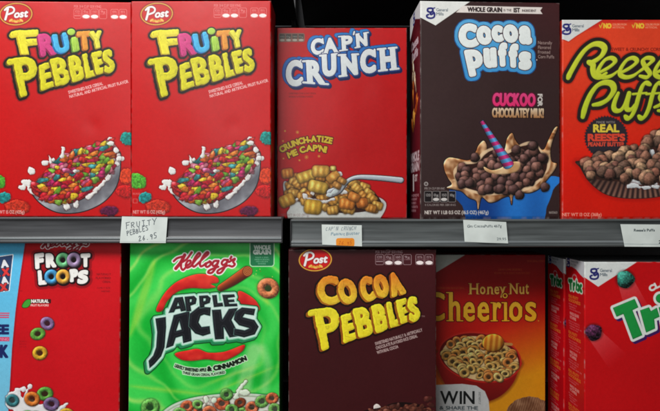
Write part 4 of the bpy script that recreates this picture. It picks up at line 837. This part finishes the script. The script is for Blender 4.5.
# ================================================================== MATERIALS
def mat_print(name, rough=.46, spec=.18, bump=.02, coat=.0, nscale=900):
    m = bpy.data.materials.new(name); m.use_nodes = True; nt = m.node_tree; b = nt.nodes['Principled BSDF']
    at = nt.nodes.new('ShaderNodeAttribute'); at.attribute_name = 'Col'; nt.links.new(at.outputs['Color'], b.inputs['Base Color'])
    tc = nt.nodes.new('ShaderNodeTexCoord')
    n1 = nt.nodes.new('ShaderNodeTexNoise'); n1.inputs['Scale'].default_value = 14; n1.inputs['Detail'].default_value = 3; nt.links.new(tc.outputs['Object'], n1.inputs['Vector'])
    mr = nt.nodes.new('ShaderNodeMapRange'); mr.inputs['To Min'].default_value = rough-.08; mr.inputs['To Max'].default_value = rough+.10; nt.links.new(n1.outputs['Fac'], mr.inputs['Value']); nt.links.new(mr.outputs[0], b.inputs['Roughness'])
    n2 = nt.nodes.new('ShaderNodeTexNoise'); n2.inputs['Scale'].default_value = 22; n2.inputs['Detail'].default_value = 2; nt.links.new(tc.outputs['Object'], n2.inputs['Vector'])
    bp = nt.nodes.new('ShaderNodeBump'); bp.inputs['Strength'].default_value = .35; bp.inputs['Distance'].default_value = .0012; nt.links.new(n2.outputs['Fac'], bp.inputs['Height'])
    nt.links.new(bp.outputs[0], b.inputs['Normal'])
    b.inputs['Specular IOR Level'].default_value = spec; b.inputs['Coat Weight'].default_value = coat; b.inputs['Coat Roughness'].default_value = .3
    nt.links.new(bp.outputs[0], b.inputs['Coat Normal'])
    return m
def mat_plain(name, c, rough=.5, metal=0, spec=.4, var=.15, scale=20, bump=.2, stretch=(1, 1, 1)):
    m = bpy.data.materials.new(name); m.use_nodes = True; nt = m.node_tree; b = nt.nodes['Principled BSDF']
    tc = nt.nodes.new('ShaderNodeTexCoord'); mp = nt.nodes.new('ShaderNodeMapping'); mp.inputs['Scale'].default_value = stretch; nt.links.new(tc.outputs['Object'], mp.inputs['Vector'])
    n = nt.nodes.new('ShaderNodeTexNoise'); n.inputs['Scale'].default_value = scale; n.inputs['Detail'].default_value = 5; nt.links.new(mp.outputs[0], n.inputs['Vector'])
    r = nt.nodes.new('ShaderNodeValToRGB'); e = r.color_ramp.elements
    e[0].position = .3; e[1].position = .7
    e[0].color = (*[x*(1-var) for x in c], 1); e[1].color = (*[min(1, x*(1+var)) for x in c], 1)
    nt.links.new(n.outputs['Fac'], r.inputs['Fac']); nt.links.new(r.outputs[0], b.inputs['Base Color'])
    mr = nt.nodes.new('ShaderNodeMapRange'); mr.inputs['To Min'].default_value = max(.05, rough-.1); mr.inputs['To Max'].default_value = rough+.12; nt.links.new(n.outputs['Fac'], mr.inputs['Value']); nt.links.new(mr.outputs[0], b.inputs['Roughness'])
    bp = nt.nodes.new('ShaderNodeBump'); bp.inputs['Strength'].default_value = bump; bp.inputs['Distance'].default_value = .0004; nt.links.new(n.outputs['Fac'], bp.inputs['Height']); nt.links.new(bp.outputs[0], b.inputs['Normal'])
    b.inputs['Metallic'].default_value = metal; b.inputs['Specular IOR Level'].default_value = spec
    return m
M_CARD = mat_print('printed_cardboard', coat=.22); M_PAPER = mat_print('printed_paper', .75, .2)
M_RAIL = mat_plain('grey_plastic_channel', (.084, .094, .096), .36, 0, .5, .38, 30, .35, (.25, 1, 5))
M_RAILD = mat_plain('charcoal_plastic_channel', (.060, .062, .067), .38, 0, .45, .38, 30, .35, (.25, 1, 5))
M_LIP = mat_plain('pale_edge_plastic', (.17, .19, .20), .3, 0, .6, .15, 12, .1, (1, 1, 5))
M_STEEL = mat_plain('black_painted_steel', (.018, .018, .020), .45, 0, .4, .3, 30, .2)
M_BACK = mat_plain('dark_back_board', (.035, .035, .038), .7, 0, .2, .4, 12, .2)

# ================================================================== MESH HELPERS
def link(name, me, mat, parent=None):
    o = bpy.data.objects.new(name, me); COL.objects.link(o)
    if mat: me.materials.append(mat)
    if parent: o.parent = parent
    return o
def thing(name, label, cat, loc=(0, 0, 0), rot=(0, 0, 0), group=None):
    o = bpy.data.objects.new(name, None); COL.objects.link(o); o.location = loc; o.rotation_euler = rot; o.empty_display_size = .02
    o['label'] = label; o['category'] = cat
    if group: o['group'] = group
    return o
def mesh_from(verts, quads, cols=None, smooth=True, name='m'):
    me = bpy.data.meshes.new(name); nv = len(verts); nf = len(quads)
    me.vertices.add(nv); me.vertices.foreach_set('co', np.ascontiguousarray(verts, np.float32).ravel())
    me.loops.add(nf*4); me.loops.foreach_set('vertex_index', np.ascontiguousarray(quads, np.int32).ravel())
    me.polygons.add(nf); me.polygons.foreach_set('loop_start', np.arange(0, nf*4, 4, dtype=np.int32))
    me.polygons.foreach_set('use_smooth', np.full(nf, smooth, bool))
    me.update(calc_edges=True); me.validate()
    if cols is not None:
        a = me.color_attributes.new('Col', 'FLOAT_COLOR', 'POINT'); c4 = np.ones((nv, 4), np.float32); c4[:, :3] = cols; a.data.foreach_set('color', c4.ravel())
    return me
def components(lab, names, gap=2):
    """split every printed element into its separate pieces (pieces nearer than a few cells count as one)"""
    out = np.zeros_like(lab); nn = []
    B = 2
    H, W = lab.shape; h, w = -(-H//B), -(-W//B)
    for k, nm in enumerate(names):
        m = lab == k+1
        if not m.any(): continue
        pad = np.zeros((h*B, w*B), bool); pad[:H, :W] = m
        small = pad.reshape(h, B, w, B).any((1, 3)); idn = np.zeros((h, w), int); n = 0
        for (a, b) in zip(*np.nonzero(small)):
            if idn[a, b]: continue
            n += 1; st = [(a, b)]; idn[a, b] = n
            while st:
                y, x = st.pop()
                for yy in range(max(0, y-1), min(h, y+2)):
                    for xx in range(max(0, x-1), min(w, x+2)):
                        if small[yy, xx] and not idn[yy, xx]: idn[yy, xx] = n; st.append((yy, xx))
        big = np.repeat(np.repeat(idn, B, 0), B, 1)[:H, :W]
        for c_ in range(1, n+1):
            mm = m & (big == c_)
            if mm.sum() < 60: continue
            nn.append(nm); out[mm] = len(nn)
    return out, nn
def grid_parts(V, C, labels, names, base, parent, mat, flip=False):
    """one mesh per printed element; every cell belongs to exactly one of them"""
    ny, nx = V.shape[0]-1, V.shape[1]-1
    idx = np.arange((ny+1)*(nx+1)).reshape(ny+1, nx+1)
    Q = np.stack([idx[:-1, :-1], idx[1:, :-1], idx[1:, 1:], idx[:-1, 1:]], -1).reshape(-1, 4)
    if flip: Q = Q[:, ::-1]
    if labels is not None and names: labels, names = components(labels[:-1, :-1], names); lab = labels.reshape(-1)
    else: lab = np.zeros(len(Q), int); names = []
    Vf = V.reshape(-1, 3); Cf = C.reshape(-1, 3); root = None
    for k in range(0, len(names)+1):
        q = Q[lab == k]
        u, inv = np.unique(q, return_inverse=True)
        me = mesh_from(Vf[u], inv.reshape(-1, 4), Cf[u], name=base if k == 0 else names[k-1])
        o = link(base if k == 0 else names[k-1], me, mat, parent if k == 0 else root)
        if k == 0: root = o
    return root
def boxmesh(x0, x1, y0, y1, z0, z1):
    v = [(x, y, z) for x in (x0, x1) for y in (y0, y1) for z in (z0, z1)]
    f = [(0, 1, 3, 2), (4, 6, 7, 5), (0, 4, 5, 1), (2, 3, 7, 6), (0, 2, 6, 4), (1, 5, 7, 3)]
    return v, f
def solid(name, boxes, mat, parent=None, bevel=.0006, color=None):
    import bmesh
    bm = bmesh.new()
    for b in boxes:
        v, f = boxmesh(*b); vs = [bm.verts.new(p) for p in v]
        for q in f: bm.faces.new([vs[i] for i in q])
    if bevel: bmesh.ops.bevel(bm, geom=bm.edges[:], offset=bevel, segments=2, affect='EDGES', profile=.6)
    bmesh.ops.recalc_face_normals(bm, faces=bm.faces)
    me = bpy.data.meshes.new(name); bm.to_mesh(me); bm.free()
    if color is not None:
        a = me.color_attributes.new('Col', 'FLOAT_COLOR', 'POINT'); n = len(me.vertices); a.data.foreach_set('color', np.tile([*s2l(col(color)), 1], n).astype(np.float32))
    return link(name, me, mat, parent)
def wx(px, dep=0): return (px-CX)*(D+dep)/D*S
def wz(py, dep=0): return (CY-py)*(D+dep)/D*S

# ================================================================== CEREAL BOX
RND = 1.1*S
def cereal_box(name, label, canvas, x0, x1, ytop, shelf_z, dep, depth, yaw=0, lean=0, side=None, edge=(150, 20, 20), side_x='L', gain=1.0, bulge=1.0, group=None, top_col=None):
    f = (D+dep)/D*S; w = (x1-x0)*f/math.cos(math.radians(yaw)); h = wz(ytop, dep)-shelf_z; d = depth*S
    cx = (wx(x0, dep)+wx(x1, dep))/2; th = math.radians(lean)
    t = thing(name, label, 'cereal box', (cx, dep*S, shelf_z+(d*math.sin(th) if lean else 0)), (-th, 0, math.radians(yaw)), group)
    # front panel --------------------------------------------------------
    c = canvas; k = c.k
    U = (c.X-x0)/(x1-x0); Z = h-(c.Y-ytop)*f                                  # height above base
    U = np.clip(U, 0, 1); Z = Z.copy(); Z[0, :] = h; Z[-1, :] = 0 if Z[-1, 0] > 0 else Z[-1, :]
    Z = np.clip(Z, 0, h)
    X = (U-.5)*w
    dl = np.minimum(U*w, (1-U)*w); dt = h-Z; db = Z
    e = np.minimum(np.minimum(dl, dt), db); tt = np.clip(e/RND, 0, 1)
    Y = RND*(1-np.sqrt(1-(1-tt)**2))
    r = np.random.RandomState(sum(map(ord, label))); ph = r.rand(6)*6
    bl = np.sin(np.pi*U)*np.sin(np.pi*np.clip(Z/h, 0, 1))
    Y = Y-bulge*S*(1.5*bl+.30*bl*np.sin(U*7+ph[0])*np.sin(Z/h*9+ph[1])+.10*bl*np.sin(U*15+ph[2]+Z/h*6))
    for q in range(5):
        ux, uz, sg, am = r.uniform(.05, .95), r.uniform(.05, .95), r.uniform(.03, .11), r.uniform(-.35, .55); Y = Y+am*S*np.exp(-(((U-ux)*w)**2+(Z-uz*h)**2)/(sg*h)**2)*np.clip(e/(4*S), 0, 1)
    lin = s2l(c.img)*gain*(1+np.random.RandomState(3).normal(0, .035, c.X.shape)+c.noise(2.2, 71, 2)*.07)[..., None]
    lin = np.clip(lin*(1+c.noise(42, int(r.rand()*900), 2)*.10)[..., None], 0, 1)
    # whitened, scuffed board along the folded edges
    sc = c.noise(5, 77, 3); cd = np.hypot(np.minimum(dl, 9*S), np.minimum(np.minimum(dt, db), 9*S))/S; wear = np.clip(1-e/((1.0+1.2*np.clip(1-cd/6, 0, 1))*S), 0, 1)*np.clip(sc*1.6+.1+.5*np.clip(1-cd/5, 0, 1), 0, 1)*.5
    lin = lin*(1-wear[..., None])+np.array([.42, .36, .34])*wear[..., None]
    V = np.stack([X, Y, Z], -1)
    grid_parts(V, lin, c.lab, c.names, 'front_panel', t, M_CARD)
    # sides --------------------------------------------------------------
    def flat(nm, P00, P10, P11, P01, colr, nx=12, ny=24, flip=False, cv=None, warp=0):
        if cv is not None:
            u = (cv.X-cv.x0)/(cv.x1-cv.x0); v = (cv.Y-cv.y0)/(cv.y1-cv.y0); v = v.copy()
            hh = (ytop+(h/f)-cv.y0)/(cv.y1-cv.y0)
            v = v/hh; v[-1, :] = 1.0; C = s2l(cv.img)*gain; L = cv.lab; N = cv.names
        else:
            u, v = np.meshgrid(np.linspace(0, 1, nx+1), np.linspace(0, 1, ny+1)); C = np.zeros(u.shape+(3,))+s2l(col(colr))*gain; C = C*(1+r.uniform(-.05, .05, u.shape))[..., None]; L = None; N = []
        P00, P10, P11, P01 = map(np.array, (P00, P10, P11, P01)); u_ = u[..., None]; v_ = v[..., None]
        V = (P00*(1-u_)+P10*u_)*(1-v_)+(P01*(1-u_)+P11*u_)*v_
        if warp: V = V.copy(); V[..., 0] += warp*np.sin(np.pi*u)*np.sin(np.pi*v)*.6*S
        return grid_parts(V, C, L, N, nm, t, M_CARD, flip)
    a = w/2
    flat('side_panel', (-a, d, h), (-a, RND, h), (-a, RND, 0), (-a, d, 0), edge, cv=side, warp=-1)
    flat('side_panel', (a, RND, h), (a, d, h), (a, d, 0), (a, RND, 0), edge, warp=1)
    flat('back_panel', (a, d, h), (-a, d, h), (-a, d, 0), (a, d, 0), edge)
    flat('base_panel', (-a, RND, 0), (a, RND, 0), (a, d, 0), (-a, d, 0), (150, 140, 130), 8, 4)
    tc_ = top_col or edge
    flat('top_panel', (-a, d, h), (a, d, h), (a, RND, h), (-a, RND, h), tc_, 8, 4)
    solid('top_flap', [(-a+1.2*S, a-1.2*S, d*.30, d-.8*S, h+.06*S, h+.55*S)], M_CARD, t, .0002, tc_)
    return t
def copy_tree(o, parent=None):
    c = o.copy(); COL.objects.link(c); c.parent = parent
    for ch in [x for x in bpy.data.objects if x.parent == o]: copy_tree(ch, c)
    return c

# ================================================================== SHELVES
Z_L, Z_R, Z_B = wz(217.0), wz(219.2), wz(470, 8)
def shelf(name, label, px0, px1, py0, py1, mat, decktop):
    """a steel deck with a price-tag channel along its front edge"""
    xa, xb = wx(px0), wx(px1); za, zb = wz(py0), wz(py1)
    t = thing(name, label, 'shelf', ((xa+xb)/2, 0, zb)); hw = (xb-xa)/2; H = za-zb
    # channel profile (depth, height): proud top bead, recessed tilted face, proud lower lip
    n = 0; prof = []
    P = [(5.5, H), (2.2, H), (.6, H-.35*S*1), (0, H-1.0*S), (.1, H-2.0*S), (.9, H-2.7*S), (1.8, H-3.4*S), (2.2, H-6*S), (2.3, H*.5), (2.1, 7.2*S), (1.6, 6.2*S)]
    Q = [(1.6, 6.2*S), (.5, 5.8*S), (0.0, 5.2*S), (.05, 4.2*S), (.8, 3.5*S), (1.0, 3.1*S)]
    R_ = [(1.0, 3.1*S), (.5, 2.6*S), (.2, 1.6*S), (.5, .5*S), (1.4, 0), (5.5, 0)]
    def sweep(nm, pr, m):
        pr = [(p[0]*S, p[1]) for p in pr]; nx = 40
        xs = np.linspace(-hw, hw, nx+1)
        V = np.array([[(x, p[0]+.25*S*math.sin(x*9+1), p[1]+.18*S*math.sin(x*6)) for x in xs] for p in pr])
        idx = np.arange(len(pr)*(nx+1)).reshape(len(pr), nx+1); Qd = np.stack([idx[:-1, :-1], idx[1:, :-1], idx[1:, 1:], idx[:-1, 1:]], -1).reshape(-1, 4)
        return link(nm, mesh_from(V.reshape(-1, 3), Qd), m, t)
    sweep('price_channel', P, mat); sweep('channel_bead', Q, M_LIP); sweep('channel_lip', R_, mat)
    for sx in (-1, 1): solid('end_cap', [((hw-.1*S)*sx if sx > 0 else -hw-1.2*S, hw+1.2*S if sx > 0 else -hw+.1*S, .6*S, 6*S, .4*S, H-.6*S)], M_STEEL, t, .0003)
    solid('deck', [(-hw, hw, 5.6*S, 262*S, decktop-zb-2.4*S, decktop-zb)], M_STEEL, t, .0004)
    solid('front_rib', [(-hw, hw, 5.6*S, 7.4*S, .8*S, decktop-zb-2.6*S)], M_STEEL, t, .0003)
    for k in (-.82, .82): solid('bracket', [(hw*k-1.4*S, hw*k+1.4*S, 30*S, 262*S, .5*S-10*S, decktop-zb-2.5*S)], M_STEEL, t, .0003)
    return t
shelf('shelf', 'charcoal shelf edge under the two bright red fruity cereal boxes', -220, 281.3, 217, 243.4, M_RAILD, Z_L)
shelf('shelf', 'grey shelf edge with pale lower bead carrying three printed price tags', 291.3, 860, 219, 247.0, M_RAIL, Z_R)
def low_shelf(name, label, px0, px1, z, mat):
    xa, xb = wx(px0), wx(px1); t = thing(name, label, 'shelf', ((xa+xb)/2, 0, z-27*S)); hw = (xb-xa)/2
    solid('price_channel', [(-hw, hw, 0, 5.4*S, 0, 26*S)], mat, t, .001); solid('deck', [(-hw, hw, 5.6*S, 262*S, 24.6*S, 27*S)], M_STEEL, t, .0004); return t
low_shelf('shelf', 'bottom shelf under the green and red boxes, below the picture edge', -220, 281.3, Z_B, M_RAILD)
low_shelf('shelf', 'bottom shelf under the maroon and honey cereal boxes, below the picture edge', 291.3, 860, Z_B, M_RAIL)
low_shelf('shelf', 'unseen top shelf added to shade the bay of the red fruity cereal boxes', -220, 281.3, wz(-44)+27*S, M_RAILD)  # out of view, added so the space above the boxes stays dark
low_shelf('shelf', 'unseen top shelf added to shade the bay of the brown chocolate puffs box', 291.3, 860, wz(-44)+27*S, M_RAIL)  # its unseen right-hand neighbour, added to block light from the set-back box
# upright with slots between the two bays
up = thing('shelf_upright', 'black slotted steel upright in the gap between the two shelf edges', 'upright', (wx(286.3, 120), 240*S, wz(560)))
HU = wz(-150)-wz(560)
solid('channel_post', [(-3.0*S, -1.2*S, 0, 20*S, 0, HU), (1.2*S, 3.0*S, 0, 20*S, 0, HU), (-1.2*S, 1.2*S, 1.4*S, 3*S, 0, HU)], M_STEEL, up, .0004)
solid('slot_row', [(-.5*S, .5*S, 1.1*S, 1.38*S, k*9*S, k*9*S+5*S) for k in range(2, int(HU/S/9))], M_BACK, up, 0)
o = solid('back_wall', [(wx(-260), wx(900), 266*S, 272*S, wz(600), wz(-180))], M_BACK, None, 0); o['kind'] = 'structure'
o = solid('floor', [(-4, 4, -3, 2, wz(600)-.9, wz(600)-.88)], mat_plain('store_floor', (.35, .34, .32), .4, 0, .4, .12, 3), None, 0); o['kind'] = 'structure'

# ================================================================== BOXES ON THE SHELVES
FR = fruity_front()
b2 = cereal_box('cereal_box', 'red fruity rice cereal box, second from the left on the upper shelf', FR, 131, 271, .5, Z_L, 8, 38, edge=(180, 18, 22), gain=.86)
b1 = copy_tree(b2); b1.location.x = wx(131-140+69.95, 8)-.0002; b1['label'] = 'red fruity rice cereal box at the left end of the upper shelf'
for b in (b1, b2): b['group'] = 'matching red fruity cereal boxes'
b1.rotation_euler.z = math.radians(1.3); b1.location.y += 1.8*S; b1.location.x -= .9*S; b2.rotation_euler.z = math.radians(-.5)
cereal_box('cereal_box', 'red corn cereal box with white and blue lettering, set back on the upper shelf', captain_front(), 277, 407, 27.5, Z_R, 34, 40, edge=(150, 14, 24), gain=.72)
cereal_box('cereal_box', 'dark brown chocolate puffs box with a blue bowl and striped straw', cocoa_puffs_front(), 419.8, 561.2, 1.5, Z_R, 8, 52, yaw=2.2, side=cocoa_puffs_side(), edge=(70, 18, 26))
cereal_box('cereal_box', 'orange red peanut butter puffs box with yellow script, right end of upper shelf', reese_front(), 562.4, 704, 19.4, Z_R, 9, 40, edge=(190, 40, 24))
cereal_box('cereal_box', 'red loop cereal box with a light blue printed band, left end of the lower shelf', froot_front(), -45, 118.4, 236, Z_B, 9, 38, lean=1.6, edge=(120, 16, 26))
cereal_box('cereal_box', 'bright green apple cereal box with black and white jagged lettering', apple_front(), 127.6, 279.4, 243.6, Z_B, 9, 38, lean=1.4, edge=(16, 120, 44))
cereal_box('cereal_box', 'maroon chocolate rice cereal box with yellow rocky lettering, on the lower shelf', cocoa_pebbles_front(), 288.3, 436.3, 249.4, Z_B, 8, 38, edge=(60, 18, 24))
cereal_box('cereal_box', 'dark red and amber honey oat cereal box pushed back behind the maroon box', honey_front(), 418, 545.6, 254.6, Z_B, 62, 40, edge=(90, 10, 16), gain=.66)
TF, TS = trix_front(), trix_side()
t1 = cereal_box('cereal_box', 'front red fruit puffs box with green lettering, right end of the lower shelf', TF, 584.6, 728, 262, Z_B, 9, 40, side=TS, edge=(170, 12, 22), top_col=(90, 90, 92))
t2 = copy_tree(t1); t2.location.y = (9+44)*S; t2.location.x -= .6*S; t2.location.z -= 1.2*S; t2['label'] = 'red fruit puffs box standing behind its twin, only its narrow side panel showing'
t2.location.z = Z_B
for b in (t1, t2): b['group'] = 'matching red fruit puffs boxes'
for ch in t2.children_recursive: pass
t2.scale.z = .992

# ================================================================== PRICE TAGS
def price_tag(label, quad, painter, dep=-.5, base=(214, 222, 218)):
    x0 = min(p[0] for p in quad); x1 = max(p[0] for p in quad); y0 = min(p[1] for p in quad); y1 = max(p[1] for p in quad)
    c = Canvas(x0, y0, x1, y1, base, 5); c.img = np.clip(c.img*(1+c.noise(9, int(x0), 3)*.045)[..., None], 0, 1); painter(c)
    cx, cy = (x0+x1)/2, (y0+y1)/2; t = thing('price_tag', label, 'price tag', (wx(cx), dep*S, wz(y1)))
    U = (c.X-x0)/(x1-x0); Vv = (c.Y-y0)/(y1-y0); q = [np.array(p, float) for p in quad]
    U_, V_ = U[..., None], Vv[..., None]; P = (q[0]*(1-U_)+q[1]*U_)*(1-V_)+(q[3]*(1-U_)+q[2]*U_)*V_
    # artwork is drawn in picture units, so sample it where the sheet really lies
    j = np.clip(((P[..., 0]-x0)*c.k).round().astype(int), 0, c.nx); i = np.clip(((P[..., 1]-y0)*c.k).round().astype(int), 0, c.ny)
    img = c.img[i, j]; lab = c.lab[i, j]
    bow = -.9*np.sin(np.pi*U)*(1-.4*Vv)+.25*np.sin(U*9)*Vv
    V3 = np.stack([(P[..., 0]-cx)*S, bow*S, (y1-P[..., 1])*S], -1)
    grid_parts(V3, s2l(img), lab, c.names, 'paper', t, M_PAPER); return t
def hand(c, s_, x, y, h, w, rot=0, ink=(40, 46, 56), r=.12, a=.9, nm='handwriting', jit=.25, shear=.12):
    t = c.text(s_, x, y, h, w=w, rot=rot, r=r-.12, jit=jit, shear=shear); c.paint(t-.1, ink, a); c.tag(t-.4, nm)
def pt1(c):
    for s_, x, y, h, w, r in (('FRUITY', 126.6, 228.6, 5.6, 32, -9), ('PEBBLES', 127.4, 235.6, 4.6, 23, -15), ('26.95', 139.4, 241, 5.0, 19, -10)): scrawl(c, s_, x, y, h, w, r, .36, (62, 70, 78), .82)
    c.paint(c.stroke([(120, 241.4), (143, 241.8), (168, 241.6)], .25), (150, 158, 160), .6)
def pt2(c):
    scrawl(c, "CAP'N CRUNCH", 325.6, 230.4, 3.4, 31, -1, .26, (110, 122, 130), .75); hand(c, 'Peanut Butter', 331, 235.6, 3.0, 28.5, -2, (96, 128, 150), a=.7, jit=.35)
    st = c.rect(336, 238, 354.4, 246.8, 2.6); c.paint(st, (240, 146, 44), name='orange_sticker'); scrawl(c, '26.95', 338.4, 244.6, 3.2, 14, 0, .26, (186, 84, 24), .7, 'orange_sticker')
def pt3(c):
    c.paint(c.text('Gm CocoaPuffs 467g', 467.2, 227.4, 2.6, w=34, r=.06, jit=.12), (74, 84, 90), .95); c.tag(c.rect(467, 224, 502, 229), 'printed_lettering')
    c.paint(c.text('29.95', 496.6, 240.2, 2.5, w=9.4, r=.05), (96, 106, 110), .9); c.tag(c.rect(496, 237.5, 506, 240.8), 'printed_lettering')
def pt4(c):
    c.paint(c.text("Reese's Puffs", 633.4, 231.4, 2.5, w=20.4, r=.12), (50, 62, 66), .95); c.tag(c.rect(633, 228, 654.2, 232.4), 'printed_lettering'); c.paint(c.text('26.95', 658.2, 243.4, 3.0, w=11, r=.2), (46, 54, 60), .95); c.tag(c.rect(657.6, 240, 669.5, 243.8), 'printed_lettering')
    c.paint(c.stroke([(620, 243.9), (650, 244.2), (676, 244)], .22), (120, 134, 140), .8)
price_tag('handwritten white card reading FRUITY PEBBLES 26.95 on the charcoal shelf edge', [(122.2, 216.4), (167.8, 217.2), (165.9, 243.0), (120, 242.8)], pt1)
price_tag('small white card with an orange price sticker and faint handwriting', [(321.7, 224.5), (361.7, 225.2), (362, 246.3), (322.2, 244.6)], pt2)
price_tag('plain white printed tag below the brown chocolate puffs box, slightly tilted', [(463, 219.8), (506, 222), (508, 243.4), (464.5, 241.8)], pt3)
price_tag('white printed tag with a slanted left edge at the right picture border', [(620, 224.2), (676, 224.6), (676, 246.8), (624.2, 246.6)], pt4)

# ================================================================== CAMERA, LIGHT
cam = bpy.data.cameras.new('camera'); co = bpy.data.objects.new('camera', cam); COL.objects.link(co); scene.camera = co
scene.cycles.filter_width = 1.7
co.location = (0, -D*S, 0); co.rotation_euler = (math.radians(90), 0, 0); cam.sensor_width = 36; cam.lens = 36*D/660.0; cam.clip_start = .01; cam.clip_end = 50
w = bpy.data.worlds.new('World'); scene.world = w; w.use_nodes = True; bg = w.node_tree.nodes['Background']; bg.inputs[0].default_value = (1, .96, .92, 1); bg.inputs[1].default_value = .125
def area(name, loc, target, sx, sy, power, c):
    l = bpy.data.lights.new(name, 'AREA'); l.shape = 'RECTANGLE'; l.size = sx; l.size_y = sy; l.energy = power; l.color = c
    o = bpy.data.objects.new(name, l); COL.objects.link(o); o.location = loc
    from mathutils import Vector
    o.rotation_euler = (Vector(target)-Vector(loc)).to_track_quat('-Z', 'Y').to_euler(); return o
area('ceiling_strip_light', (-.85, -1.25, 1.30), (-.1, 0, 0), 1.4, .35, 45, (1, .985, .96))
area('aisle_fill_light', (-.5, -2.2, .45), (0, 0, -.1), .7, .9, 7.5, (.93, .97, 1))
scene.view_settings.view_transform = 'Standard'; scene.view_settings.look = 'None'; scene.view_settings.exposure = 0
